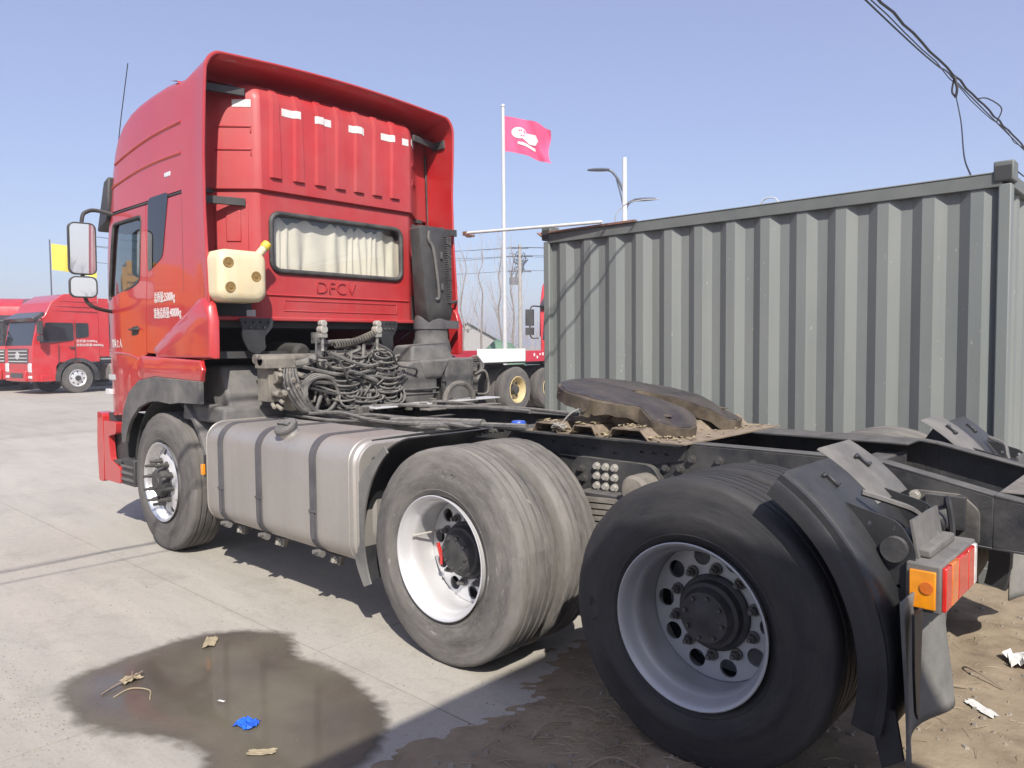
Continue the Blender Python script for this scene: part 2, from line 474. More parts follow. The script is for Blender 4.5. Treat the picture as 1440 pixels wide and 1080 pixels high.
def text_mesh(name, body, size, m, depth=.001, bold=0., align='LEFT', sx=1.0, outline=0):
    cu = bpy.data.curves.new(name, 'FONT'); cu.body = body; cu.size = size; cu.extrude = depth; cu.offset = bold
    cu.align_x = align; cu.resolution_u = 3
    t = bpy.data.objects.new('text_tmp', cu); COL.objects.link(t)
    bpy.context.view_layer.update()
    me = bpy.data.meshes.new_from_object(t.evaluated_get(bpy.context.evaluated_depsgraph_get()))
    bpy.data.objects.remove(t); bpy.data.curves.remove(cu)
    me.name = name
    if sx != 1.0:
        for v in me.vertices: v.co.x *= sx
    me.materials.clear(); me.materials.append(M[m])
    return me
# ================================================================== SETTING
def concrete_material():
    m = bpy.data.materials.new('yard_concrete'); m.use_nodes = True
    nt = m.node_tree; N, L = nt.nodes, nt.links; b = N['Principled BSDF']
    tc = N.new('ShaderNodeTexCoord'); src = tc.outputs['Object']
    def nz(scale, detail=6, rough=.6, vec=None, dist=0):
        n = N.new('ShaderNodeTexNoise'); n.inputs['Scale'].default_value = scale; n.inputs['Detail'].default_value = detail
        n.inputs['Roughness'].default_value = rough; n.inputs['Distortion'].default_value = dist
        L.new(vec or src, n.inputs['Vector']); return n.outputs[0]
    def rng(v, a, c, lo, hi):
        r_ = N.new('ShaderNodeMapRange')
        for i, q in enumerate((a, c, lo, hi)): r_.inputs[i+1].default_value = q
        L.new(v, r_.inputs[0]); return r_.outputs[0]
    def mix(fac, a, c, mode='MIX'):
        q = N.new('ShaderNodeMix'); q.data_type = 'RGBA'; q.blend_type = mode
        if isinstance(fac, float): q.inputs[0].default_value = fac
        else: L.new(fac, q.inputs[0])
        for i, v in ((6, a), (7, c)):
            if isinstance(v, tuple): q.inputs[i].default_value = (*v, 1)
            else: L.new(v, q.inputs[i])
        return q.outputs[2]
    c = mix(rng(nz(.55, 4), .32, .68, 0, 1), (.322, .298, .260), (.385, .360, .320))
    # long streaks of dust dragged along the traffic direction
    mp = N.new('ShaderNodeMapping'); mp.inputs['Scale'].default_value = (.5, 3.0, 1); mp.inputs['Rotation'].default_value = (0, 0, .25)
    L.new(src, mp.inputs[0])
    c = mix(rng(nz(1.3, 8, .68, mp.outputs[0]), .42, .66, 0, .75), c, (.415, .383, .328))
    c = mix(rng(nz(2.2, 9, .72), .52, .70, 0, .55), c, (.23, .212, .182))
    c = mix(rng(nz(75, 4, .75), .54, .68, 0, .42), c, (.17, .155, .135))
    c = mix(rng(nz(30, 5, .7), .52, .68, 0, .22), c, (.19, .172, .145))
    c = mix(rng(nz(42, 5, .75), .55, .68, 0, .35), c, (.44, .41, .355))
    # oil spots
    c = mix(rng(nz(.9, 5, .55, None, .6), .66, .74, 0, .35), c, (.155, .143, .125))
    # hairline cracks
    v = N.new('ShaderNodeTexVoronoi'); v.feature = 'DISTANCE_TO_EDGE'; v.inputs['Scale'].default_value = .23
    wv = N.new('ShaderNodeVectorMath'); wv.operation = 'ADD'
    nn = N.new('ShaderNodeTexNoise'); nn.inputs['Scale'].default_value = 1.6; nn.inputs['Detail'].default_value = 6
    L.new(src, nn.inputs['Vector']); L.new(src, wv.inputs[0]); L.new(nn.outputs[1], wv.inputs[1]); L.new(wv.outputs[0], v.inputs['Vector'])
    crack = rng(v.outputs[0], .0, .004, .16, 0)
    c = mix(crack, c, (.2, .18, .155))
    oi = N.new('ShaderNodeObjectInfo'); hs = N.new('ShaderNodeHueSaturation'); L.new(rng(oi.outputs['Random'], 0, 1, .93, 1.06), hs.inputs['Value']); L.new(c, hs.inputs['Color']); c = hs.outputs[0]
    L.new(c, b.inputs['Base Color']); b.inputs['Roughness'].default_value = .82; b.inputs['Specular IOR Level'].default_value = .35
    b1 = N.new('ShaderNodeBump'); b1.inputs['Strength'].default_value = .35; b1.inputs['Distance'].default_value = .006
    L.new(nz(28, 6, .7), b1.inputs['Height'])
    L.new(b1.outputs[0], b.inputs['Normal'])
    return m
def flat_grid(x0, x1, y0, y1, z):
    g = MB(); g.add([(x0, y0, z), (x1, y0, z), (x1, y1, z), (x0, y1, z)], [(0, 1, 2, 3)]); return g
M['concrete'] = concrete_material()
def soil(name, a, c, d, sc=1.0):
    m = mat(name, a, .95, alb=1, var=.25, vscale=6*sc, dust=.8, dcol=c, dscale=3*sc, bump=.8, bscale=45*sc, spec=.1, fleck=(d, .64, 90*sc))
    return m
M['dirt'] = soil('dry_dirt', (.225, .175, .122), (.285, .232, .165), (.37, .31, .22))
M['field'] = soil('field_soil', (.27, .24, .19), (.31, .29, .21), (.2, .2, .1), .05)
struct('ground', flat_grid(-1500, 1500, -1500, 1500, -.02), 'field')
M['joint'] = mat('joint_dust', (.34, .31, .262), .95, var=.2, vscale=8)
yard = struct('concrete_yard', flat_grid(-23, 61, -39, 62, -.004), 'joint')
xs_ = [1.95+6.0*i for i in range(-4, 10)]; ys_ = [1.50+5.0*i for i in range(-8, 13)]
for x0_, x1_ in zip(xs_, xs_[1:]):
    for y0_, y1_ in zip(ys_, ys_[1:]):
        sl = MB(); g_ = .004
        pts = []
        for i in range(25): pts.append((x0_+g_+(x1_-x0_-2*g_)*i/24, y0_+g_))
        for i in range(25): pts.append((x1_-g_, y0_+g_+(y1_-y0_-2*g_)*i/24))
        for i in range(25): pts.append((x1_-g_-(x1_-x0_-2*g_)*i/24, y1_-g_))
        for i in range(25): pts.append((x0_+g_, y1_-g_-(y1_-y0_-2*g_)*i/24))
        pts = [(a+.006*noise.noise(Vector((a*3, b*3, 1))), b+.006*noise.noise(Vector((a*3, b*3, 6)))) for a, b in pts]
        n_ = len(pts)
        sl.add([(a, b, 0) for a, b in pts]+[(a, b, -.02) for a, b in pts], [tuple(range(n_))]+[(i, (i+1) % n_, n_+(i+1) % n_, n_+i) for i in range(n_)])
        part('slab', sl, 'concrete', yard, smooth=0)

# the dirt patch under the tail of the tractor: a sheet whose rim dips under the concrete
def dirt_height(x, y):
    n = noise.fractal(Vector((x*1.3, y*1.3, 3.1)), 1.0, 2.0, 5)
    n2 = noise.fractal(Vector((x*6, y*6, 7.7)), 1.0, 2.0, 4)
    n3 = noise.fractal(Vector((x*22, y*22, 1.7)), 1.0, 2.0, 3)
    # boundary: x < .80 close to the wheels, running away to the right behind the tractor
    bx = .80 - .16*(y-.9)
    d = bx - x + .18*n
    e = max(-1, min(1, d/.35))
    return .012*e + .012*n2*max(0, min(1, d*3+.3)) + .004*n3 + .004
dg = MB()
NX, NY = 150, 210
vs = []
for j in range(NY+1):
    for i in range(NX+1):
        x = -3.4 + 4.7*i/NX; y = -3.6 + 6.2*j/NY
        vs.append((x, y, dirt_height(x, y)))
dg.add(vs, [(j*(NX+1)+i, j*(NX+1)+i+1, (j+1)*(NX+1)+i+1, (j+1)*(NX+1)+i) for j in range(NY) for i in range(NX)])
struct('dirt_ground', dg, 'dirt', smooth=80)

# puddle: wet concrete with a thin film of water, edge frayed by noise
def puddle_material():
    m = bpy.data.materials.new('puddle_water'); m.use_nodes = True
    nt = m.node_tree; N, L = nt.nodes, nt.links; b = N['Principled BSDF']; out = N['Material Output']
    at = N.new('ShaderNodeAttribute'); at.attribute_name = 'depth'
    tc = N.new('ShaderNodeTexCoord')
    n = N.new('ShaderNodeTexNoise'); n.inputs['Scale'].default_value = 3.2; n.inputs['Detail'].default_value = 8; n.inputs['Roughness'].default_value = .62
    L.new(tc.outputs['Object'], n.inputs['Vector'])
    ad = N.new('ShaderNodeMath'); ad.operation = 'MULTIPLY_ADD'; L.new(n.outputs[0], ad.inputs[0]); ad.inputs[1].default_value = .40; 
    sb = N.new('ShaderNodeMath'); sb.operation = 'SUBTRACT'; L.new(at.outputs['Fac'], sb.inputs[0]); sb.inputs[1].default_value = .20
    L.new(sb.outputs[0], ad.inputs[2])
    a = N.new('ShaderNodeMapRange'); a.inputs[1].default_value = .0; a.inputs[2].default_value = .22; a.inputs[3].default_value = 0; a.inputs[4].default_value = .95
    L.new(ad.outputs[0], a.inputs[0])
    r = N.new('ShaderNodeMapRange'); r.inputs[1].default_value = .15; r.inputs[2].default_value = .50; r.inputs[3].default_value = .5; r.inputs[4].default_value = .07
    L.new(ad.outputs[0], r.inputs[0]); L.new(r.outputs[0], b.inputs['Roughness'])
    n2 = N.new('ShaderNodeTexNoise'); n2.inputs['Scale'].default_value = 2.1; n2.inputs['Detail'].default_value = 7
    L.new(tc.outputs['Object'], n2.inputs['Vector'])
    cr = N.new('ShaderNodeMix'); cr.data_type = 'RGBA'; cr.inputs[6].default_value = (.085, .070, .058, 1); cr.inputs[7].default_value = (.135, .118, .088, 1)
    mr = N.new('ShaderNodeMapRange'); mr.inputs[1].default_value = .35; mr.inputs[2].default_value = .65
    L.new(n2.outputs[0], mr.inputs[0]); L.new(mr.outputs[0], cr.inputs[0]); L.new(cr.outputs[2], b.inputs['Base Color'])
    b.inputs['Specular IOR Level'].default_value = .35
    tr = N.new('ShaderNodeBsdfTransparent'); mx = N.new('ShaderNodeMixShader')
    L.new(a.outputs[0], mx.inputs[0]); L.new(tr.outputs[0], mx.inputs[1]); L.new(b.outputs[0], mx.inputs[2]); L.new(mx.outputs[0], out.inputs[0])
    return m
M['puddle'] = puddle_material()
pud_outline = [tuple(p)[:2] for p in curve([(2.51, 2.47, 0), (2.60, 2.15, 0), (2.60, 1.78, 0), (2.30, 1.50, 0), (1.95, 1.62, 0), (1.50, 1.60, 0), (1.05, 1.78, 0), (.90, 2.15, 0), (1.02, 2.45, 0), (1.50, 2.33, 0), (1.90, 2.52, 0), (2.2, 2.56, 0)], 6, True)]
pg = MB(); n_ = 60
vs = []; dep = []
for j in range(n_+1):
    for i in range(n_+1):
        x = .6 + 2.3*i/n_; y = 1.3 + 1.5*j/n_
        d = min((Vector(p)-Vector((x, y))).length for p in pud_outline)
        if not inside((x, y), pud_outline): d = -d
        vs.append((x, y, .004)); dep.append(max(-.4, min(.8, .12+d*2.2)))
pg.add(vs, [(j*(n_+1)+i, j*(n_+1)+i+1, (j+1)*(n_+1)+i+1, (j+1)*(n_+1)+i) for j in range(n_) for i in range(n_)])
po = struct('puddle', pg, 'puddle')
att = po.data.attributes.new('depth', 'FLOAT', 'POINT'); att.data.foreach_set('value', dep)
# ================================================================== THE TRACTOR UNIT (rear axle at the origin, forward = +x, left = +y)
TR = thing('tractor_unit', 'large red three-axle tractor unit with grey fuel tank parked in the foreground', 'truck')
RW, WB1, WB2 = .53, 1.35, 4.53

# ---- wheels
def tyre_profile(w=.29, rr=RW, ri=.300, rib=True):
    """closed profile (y, r), outer face at y = +w/2"""
    h = w/2
    p = [(h-.045, ri-.012), (h-.022, ri), (h-.010, ri+.016), (h-.003, ri+.030), (h-.004, ri+.034), (h+.002, ri+.055), (h+.006, ri+.085), (h+.006, ri+.105), (h+.0045, ri+.109),
         (h-.001, ri+.145), (h-.007, ri+.172), (h-.0078, ri+.176), (h-.016, rr-.030), (h-.017, rr-.022), (h-.022, rr-.013), (h-.032, rr-.005)]
    tread = []
    ys = [h-.036]
    gw = .0075
    for gy in (h-.075, h-.118, h-.172, h-.215):
        tread += [(gy+gw, rr), (gy+gw*.6, rr-.011), (gy-gw*.6, rr-.011), (gy-gw, rr)]
    other = [(-y, r) for y, r in reversed(p)]
    return p+[(h-.040, rr-.001)]+tread+[(-h+.040, rr-.001)]+other
def tyre_mesh(m, seed, name='tyre'):
    mb = MB(); mb.lathe(tyre_profile(), 120, closed=True)
    # shoulder worn unevenly
    out = []
    for x, y, z in mb.v:
        r = math.hypot(x, z); a = math.atan2(z, x)
        if r > RW-.03:
            k = noise.noise(Vector((math.cos(a)*6, math.sin(a)*6, y*9+seed)))*.0022
            if abs(y) > .10: k -= max(0, noise.noise(Vector((math.cos(a)*17+seed, math.sin(a)*17, y*5))))*.007
            f = (r+k)/r; x *= f; z *= f
        out.append((x, y, z))
    mb.v = out
    # bulge at the contact patch
    mb.v = [(x, y*(1+.05*max(0, (-z-.42)/.11)) if z < -.42 else y, max(z, -RW+.006)) for x, y, z in mb.v]
    return mesh_of(mb, name, m, 28)
TYRE = {k: tyre_mesh(k, i*9.0) for i, k in enumerate(('tyre_front', 'tyre_pale', 'tyre_dark'))}

def disc_holes(ri, ro, rh, hr, n, y, dish, th, cone=0, hn=16, a0=0):
    """annular disc with round hand holes; the disc can be coned"""
    mb = MB()
    outer = circ((0, 0), ro, 60); holes = [circ((0, 0), ri, 40)]
    for i in range(n):
        a = a0+2*PI*i/n
        holes.append(circ((rh*math.cos(a), rh*math.sin(a)), hr, hn))
    fn = lambda u, v, d: (u, y + cone*(1-(math.hypot(u, v)-ri)/(ro-ri)) - d, v)
    mb.panel(outer, holes, fn, th, step=.03)
    return mb
def barrel(y_out, y_in, rf=.302, rb=.262):
    """rim barrel: flange, bead seat, deep well"""
    return [(y_out-.012, rf-.012), (y_out-.004, rf-.004), (y_out, rf), (y_out+.006, rf+.003), (y_out+.008, rf-.001), (y_out+.004, rf-.008), (y_out-.004, rf-.013), (y_out-.018, rf-.020), (y_out-.045, rf-.026), (y_out-.055, rf-.032), (y_out-.075, rf-.044), (y_out-.11, rb), (y_out-.15, rb), (y_in, rb+.006), (y_in, rb+.014), (y_out-.1, rf-.025), (y_out-.03, rf-.012)]

def wheel_set(x, side, kind, rimk, spin):
    """outer + inner wheel of a driven axle, deep dish"""
    w = sub('wheel', TR, (x, side*1.06, RW), (0, 0, 0 if side > 0 else PI))
    link('tyre', TYRE[kind], w, rot=(0, spin, 0))
    rb = MB(); rb.lathe(barrel(.148, -.12), 72, closed=True)
    rim = part('rim', rb, rimk, w, smooth=40)
    d = disc_holes(.118, .262, .213, .035, 10, -.055, 0, .012, a0=spin)
    part('wheel_disc', d, rimk, w, smooth=40)
    # clamping ring and drive hub
    hb = MB(); hb.lathe([(-.07, .145), (-.04, .145), (-.034, .138), (-.03, .128), (-.01, .124), (.0, .122), (.006, .108), (.02, .102), (.035, .094), (.038, .062), (.042, .055), (.042, 0)], 40)
    part('hub', hb, 'hub', w, smooth=35)
    nb = MB(); nb.cyl((0, -.05, 0), (0, -.02, 0), .0165, .015, 6); nb.cyl((0, -.02, 0), (0, -.006, 0), .010, .009, 8); nb.cyl((0, -.055, 0), (0, -.045, 0), .023, None, 14)
    nme = mesh_of(nb, 'wheel_nut', 'bolt_dark' if kind == 'tyre_dark' else 'nut', 30)  # rear wheel nuts coloured darker for the shade around the hub
    for i in range(10):
        a = spin+.31+2*PI*i/10
        link('wheel_nut', nme, w, (.1675*math.cos(a), 0, .1675*math.sin(a)), (0, -a, 0))
    fb = MB()
    fb.cyl((0, .028, 0), (0, .044, 0), .009, .008, 6)
    fme = mesh_of(fb, 'hub_bolt', 'bolt_dark', 30)
    for i in range(8):
        a = .2+2*PI*i/8
        link('hub_bolt', fme, w, (.078*math.cos(a), .002, .078*math.sin(a)))
    # inner wheel
    wi = sub('wheel', TR, (x, side*.735, RW), (0, 0, 0 if side > 0 else PI))
    link('tyre', TYRE[kind], wi, rot=(0, spin+1, 0))
    ib = MB(); ib.lathe([(-.145, .302), (-.14, .29), (-.1, .27), (.0, .255), (.145, .262), (.145, .27), (.0, .265), (-.1, .28)], 48, closed=True)
    ib.lathe([(.14, .262), (.14, .0)], 40)
    part('rim', ib, rimk, wi, smooth=40)
    return w
w_mid = wheel_set(WB1, 1, 'tyre_pale', 'rim', .18)
w_rear = wheel_set(0, 1, 'tyre_dark', 'rim_shaded', .05)
wheel_set(WB1, -1, 'tyre_pale', 'rim', .4)
wheel_set(0, -1, 'tyre_pale', 'rim', .7)
# valve stem with a red tag tied on, mid wheel
vb = MB(); vb.tube(curve([(.19, -.05, .075), (.205, .0, .07), (.225, .05, .065), (.245, .10, .06)], 5), .005, 6)
part('valve_stem', vb, 'bolt', w_mid)
rgb = MB(); rgb.box((.14, .01, -.02), (.02, .008, .09), Matrix.Rotation(.35, 3, 'Y')); rgb.box((.125, .012, -.05), (.016, .006, .07), Matrix.Rotation(-.2, 3, 'Y'))
part('red_tag', rgb, 'redlens', w_mid)
# raised letters on the side walls
def sidewall_text(w, body, r, a0, size, m, da):
    for i, ch in enumerate(body):
        if ch == ' ': continue
        me = text_mesh('raised_letter', ch, size, m, .0008, align='CENTER')
        a = a0 + i*da                         # clockwise as seen from the left (from +y, +x points left)
        o = link('raised_letter', me, w)
        X = Vector((-math.cos(a), 0, -math.sin(a))); Up = Vector((-math.sin(a), 0, math.cos(a))); Nn = Vector((0, 1, 0))
        mm = Matrix((X, Up, Nn)).transposed().to_4x4()
        mm.translation = Up*r+Vector((0, .1495, 0))
        o.matrix_local = mm
sidewall_text(w_mid, 'AZ', .395, .10, .062, 'tyre_pale', .17)
sidewall_text(w_rear, 'AZ', .40, -1.75, .062, 'tyre_dark', .17)

# front wheel: convex disc, long studs
def front_wheel(side):
    w = sub('wheel', TR, (WB2, side*1.045, RW), (0, 0, 0 if side > 0 else PI))
    link('tyre', TYRE['tyre_front'], w)
    rb = MB(); rb.lathe(barrel(.146, -.14), 72, closed=True)
    part('rim', rb, 'alloy', w, smooth=40)
    d = disc_holes(.135, .258, .220, .029, 10, .075, 0, .014, cone=.055, a0=.1)
    part('wheel_disc', d, 'rim', w, smooth=45)
    hb = MB(); hb.lathe([(.10, .142), (.132, .142), (.136, .136), (.136, .128), (.12, .122), (.12, .118), (.15, .112), (.175, .10), (.182, .085), (.182, .05), (.190, .045), (.190, 0)], 40)
    part('hub', hb, 'hub', w, smooth=35)
    nb = MB(); nb.cyl((0, .13, 0), (0, .142, 0), .024, None, 14); nb.cyl((0, .142, 0), (0, .178, 0), .0165, .0155, 6); nb.cyl((0, .178, 0), (0, .218, 0), .0115, .0105, 8)
    nme = mesh_of(nb, 'wheel_nut', 'bolt_dark', 30)
    for i in range(10):
        a = .2+2*PI*i/10
        link('wheel_nut', nme, w, (.162*math.cos(a), 0, .162*math.sin(a)), (0, -a, 0))
    return w
w_front = front_wheel(1); front_wheel(-1)

# ---- frame
def rail(side):
    s = side; mb = MB()
    yo, yi = s*.43, s*.35
    top = [(-.93, .965), (-.80, .985), (-.42, 1.068), (-.36, 1.075), (5.3, 1.075)]
    bot = [(-.93, .80), (-.55, .80), (-.38, .82), (-.2, .815), (5.3, .815)]
    t = .009
    # web
    for (x0, z0), (x1, z1), (u0, w0), (u1, w1) in ((top[0], top[1], bot[0], (-.80, .80)), (top[1], top[2], (-.80, .80), (-.42, .815)), (top[2], top[3], (-.42, .815), (-.36, .82)), (top[3], top[4], (-.36, .82), bot[4])):
        mb.hexa([(u0, yo, w0), (u1, yo, w1), (u1, yo-s*t, w1), (u0, yo-s*t, w0)], [(x0, yo, z0), (x1, yo, z1), (x1, yo-s*t, z1), (x0, yo-s*t, z0)])
        mb.hexa([(x0, yo+s*.001, z0), (x1, yo+s*.001, z1), (x1, yi, z1), (x0, yi, z0)], [(x0, yo+s*.001, z0+t), (x1, yo+s*.001, z1+t), (x1, yi, z1+t), (x0, yi, z0+t)])
        mb.hexa([(u0, yo+s*.001, w0-t), (u1, yo+s*.001, w1-t), (u1, yi, w1-t), (u0, yi, w0-t)], [(u0, yo+s*.001, w0), (u1, yo+s*.001, w1), (u1, yi, w1), (u0, yi, w0)])
    part('frame_rail', mb, 'frame', TR, bevel=.002, seg=1)
rail(1); rail(-1)
for x in (-.25, .62, 1.9, 2.9, 3.6):
    part('cross_member', MB().box((x, 0, .93), (.10, .696, .2)), 'frame', TR, bevel=.01)
# tail cross member with its plate and hook
tm = MB(); tm.hexa([(-.955, -.44, .765), (-.935, -.44, .765), (-.935, .44, .765), (-.955, .44, .765)], [(-.955, -.44, .99), (-.935, -.44, .99), (-.935, .44, .99), (-.955, .44, .99)])
tm.box((-.88, 0, .993), (.15, .70, .008))
tail = part('tail_cross_member', tm, 'frame_dusty', TR, bevel=.006)
part('number_plate', MB().box((-.958, .10, .915), (.004, .26, .07)), 'tape', tail)
hk = MB(); hk.tube(curve([(-.955, -.12, .92), (-1.02, -.12, .93), (-1.07, -.12, .90), (-1.06, -.12, .84), (-1.0, -.12, .82)], 6), .017, 8); hk.box((-.97, -.12, .90), (.03, .12, .1))
part('tow_hook', hk, 'bolt_dark', tail)
# gusset plate with big bolts on the web by the tail
gp = MB(); gp.panel(rpoly([(-.76, .80), (-.50, .80), (-.50, .90), (-.53, .985), (-.70, .985), (-.76, .93)], .02), [], lambda u, v, d: (u, .452-d, v), .021)
gus = part('gusset_plate', gp, 'frame_dusty', TR)
bb = MB(); bb.cyl((0, 0, 0), (0, .006, 0), .021, None, 12); bb.cyl((0, .006, 0), (0, .022, 0), .0155, None, 6)
BOLT = {k: mesh_of(bb, 'bolt', k, 30) for k in ('bolt', 'bolt_dark')}
for x, z, k in ((-.545, .965, 'bolt'), (-.615, .955, 'bolt'), (-.70, .965, 'bolt_dark'), (-.585, .905, 'bolt_dark'), (-.575, .86, 'bolt'), (-.675, .855, 'bolt_dark'), (-.70, .91, 'bolt_dark')):
    link('bolt', BOLT[k], gus, (x, .452, z))
# web bolts
for x, z in ((.42, 1.01), (.28, 1.015), (.12, 1.015), (.48, .96), (.56, .955), (.52, .90), (.44, .90), (.36, .895)):
    link('bolt', BOLT['bolt_dark'], TR, (x, .432, z))
# support angle under the fifth wheel, along the web, with a row of slots
ang = MB(); ang.panel([(1.55, 1.072), (.44, 1.072), (.46, 1.0), (.62, .965), (1.0, .955), (1.2, .96), (1.5, 1.02)], [rrect(x-.015, z-.005, x+.015, z+.005, .004, 2) for x, z in ((1.12, 1.02), (1.05, 1.018), (.98, 1.015), (.62, 1.02), (.55, 1.02), (.69, 1.02), (.85, 1.0), (1.25, 1.03))], lambda u, v, d: (u, .442-d, v), .009)
ang.box((1.0, .47, 1.078), (1.12, .085, .009))
part('mounting_angle', ang, 'frame', TR)
# trunnion bracket with its block of nine bolts
tb = MB(); tb.panel(rpoly([(1.08, .97), (.62, .965), (.55, .88), (.60, .74), (.72, .62), (.95, .62), (1.05, .74), (1.12, .88)], .04), [], lambda u, v, d: (u, .475-d, v), .04)
tb.box((.84, .52, .70), (.30, .12, .22))
trn = part('trunnion_bracket', tb, 'frame', TR, bevel=.008)
for i in range(3):
    for j in range(3):
        link('bolt', BOLT['bolt'], trn, (.94-.055*i, .476, .93-.05*j))
for x, z in ((.69, .90), (.64, .90), (.59, .895), (1.02, .86), (1.04, .91)):
    link('bolt', BOLT['bolt_dark'], trn, (x, .476, z))
# leaf springs
for s in (1, -1):
    for i in range(7):
        k = .55-.055*i
        b = MB()
        pts = [(WB1/2-k*1.12+2*k*1.12*j/10, .80-.030*i-.06*((j-5)/5)**2*(k/.55)) for j in range(11)]
        for a, c in zip(pts, pts[1:]):
            b.hexa([(a[0], s*.50, a[1]-.022), (c[0], s*.50, c[1]-.022), (c[0], s*.60, c[1]-.022), (a[0], s*.60, a[1]-.022)], [(a[0], s*.50, a[1]), (c[0], s*.50, c[1]), (c[0], s*.60, c[1]), (a[0], s*.60, a[1])])
        part('leaf_spring', b, 'spring', TR)
ub = MB(); ub.lathe([(-.05, .075), (.06, .075), (.075, .06), (.08, 0)], 20)
part('spring_saddle_cap', ub, 'spring', TR, loc=(.62, .56, .86))
for x in (0, WB1, ):
    ax = MB(); ax.cyl((x, -.95, RW), (x, .95, RW), .075, None, 16); ax.lathe([(-.2, .06), (-.15, .16), (0, .23), (.15, .16), (.2, .06)], 20, c=(x, 0, RW))
    part('axle_housing', ax, 'engine', TR)
part('axle_beam', MB().cyl((WB2, -.9, .45), (WB2, .9, .45), .06, None, 12), 'engine', TR)
part('drive_shaft', MB().cyl((1.35, 0, .62), (3.7, 0, .72), .05, None, 12), 'engine', TR)

# ---- fifth wheel
base = MB()
# corrugated base plate: three humps across the frame
prof = [(1.42, 0), (1.36, 0), (1.33, .05), (1.21, .05), (1.18, 0), (1.10, 0), (1.07, .05), (.96, .05), (.93, 0), (.86, 0), (.83, .05), (.67, .05), (.62, 0), (.42, 0)]
rings = []
for y in (-.56, .50):
    rings.append([(x, y, 1.087+z) for x, z in prof]+[(x, y, 1.080+z) for x, z in reversed(prof)])
base.loft(rings, closed=True, caps=True)
fwt = part('fifth_wheel', base, 'rustplate', TR, smooth=0)
for s in (1, -1):
    pm = MB()
    pm.panel([(.66, 0), (1.30, 0), (1.15, .10), (1.06, .15), (.93, .15), (.86, .10)], [], lambda u, v, d, s=s: (u, s*.30-s*d, 1.09+v), .05)
    pm.cyl((1.0, s*.22, 1.205), (1.0, s*.34, 1.205), .05, None, 16)
    part('pedestal', pm, 'rustplate', fwt, bevel=.01)
# top plate with the slot opening to the rear, tilted back
def fw_pt(u, v, d):
    top = .0
    r = math.hypot(u, v)
    edge = max(0, r-.36)/.1
    z = -d - .022*min(1.4, edge)**2
    if d: z += .018*noise.noise(Vector((u*13, v*13, 3)))
    if u < -.2: z -= (-.2-u)*.10                          # the ramps bend down
    return (u, v, z)
ol = []
for i in range(41):
    a = R(150-300*i/40)
    ol.append((.43*math.cos(a)*1.0, .455*math.sin(a)))
ol = [((.455 if abs(a) < 90 else .40)*math.cos(R(a)), .455*math.sin(R(a))) for a in range(-128, 129, 8)]
outline = ol + [(-.36, .395), (-.475, .34), (-.50, .27), (-.49, .19), (-.44, .12), (-.14, .055), (-.02, .05), (.02, .035), (.035, 0), (.02, -.035), (-.02, -.05), (-.14, -.055), (-.44, -.12), (-.49, -.19), (-.50, -.27), (-.475, -.34), (-.36, -.395)]
tp = MB(); tp.panel(outline, [], fw_pt, .065, step=.035)
# skirt ribs under the plate
tpo = part('top_plate', tp, 'grease', fwt, loc=(1.0, 0, 1.285), rot=(0, R(-9.5), 0), smooth=50)
tq = MB(); tq.panel([(u*.965, v*.965 if abs(v) > .1 else v+.012*(1 if v > 0 else -1 if v < 0 else 0)) for u, v in outline], [], lambda u, v, d: tuple(Vector(fw_pt(u*(1-.03*noise.noise(Vector((u*9, v*9, 2)))), v*(1-.04*noise.noise(Vector((u*8, v*8, 5)))), 0))+Vector((0, 0, .0035+.004*noise.noise(Vector((u*16, v*16, 1)))-d))), .008, step=.022)
part('wear_surface', tq, 'grease_top', fwt, loc=tpo.location, rot=tpo.rotation_euler, smooth=50)
sk = MB()
for s in (1, -1):
    sk.panel([(-.40, -.03), (.34, -.03), (.30, -.10), (-.02, -.12), (-.30, -.07)], [], lambda u, v, d, s=s: (u, s*(.30-.10*(u > .2))-d, v), .03)
sk.panel([(-.38, -.04), (.38, -.04), (.30, -.115), (-.30, -.115)], [], lambda u, v, d: (.28-d, u, v), .04)
sk.panel([(-.34, -.04), (.34, -.04), (.30, -.10), (-.30, -.10)], [], lambda u, v, d: (.06-d, u, v), .04)
part('skirt', sk, 'grease', fwt, loc=tpo.location, rot=tpo.rotation_euler, bevel=.008)
lk = MB(); lk.tube(curve([(.02, .03, -.03), (-.03, .05, -.03), (-.06, .02, -.035), (-.05, -.03, -.03)], 5), .02, 8)
part('lock_jaw', lk, 'grease', fwt, loc=tpo.location, rot=tpo.rotation_euler)
jm = MB(); jm.box((-.05, 0, -.06), (.30, .16, .05)); jm.cyl((.0, 0, -.09), (.0, .5, -.07), .012, None, 8); jm.box((.0, .48, -.06), (.05, .02, .09))
part('release_handle', jm, 'grease', fwt, loc=tpo.location, rot=tpo.rotation_euler)
# dry leaf clumps and bits lying in the corrugations
rnd = random.Random(5)
lf = MB()
for k in range(260):
    a = rnd.gauss(0, .55); x = rnd.uniform(.45, 1.4); y = rnd.choice((rnd.uniform(.36, .5), rnd.uniform(-.5, .45)))
    z = 1.092 + (.05 if any(a_ < x < b_ for a_, b_ in ((1.21, 1.33), (.96, 1.07), (.67, .83))) else 0) + rnd.uniform(0, .006)
    l = rnd.uniform(.008, .03); q = rnd.uniform(0, 6.3); dx, dy = math.cos(q)*l, math.sin(q)*l
    lf.add([(x-dx, y-dy, z), (x+dy*.4, y-dx*.4, z+.006), (x+dx, y+dy, z), (x-dy*.4, y+dx*.4, z+.004)], [(0, 1, 2, 3)])
part('leaf_litter', lf, 'straw', fwt, stuff=True, smooth=0)
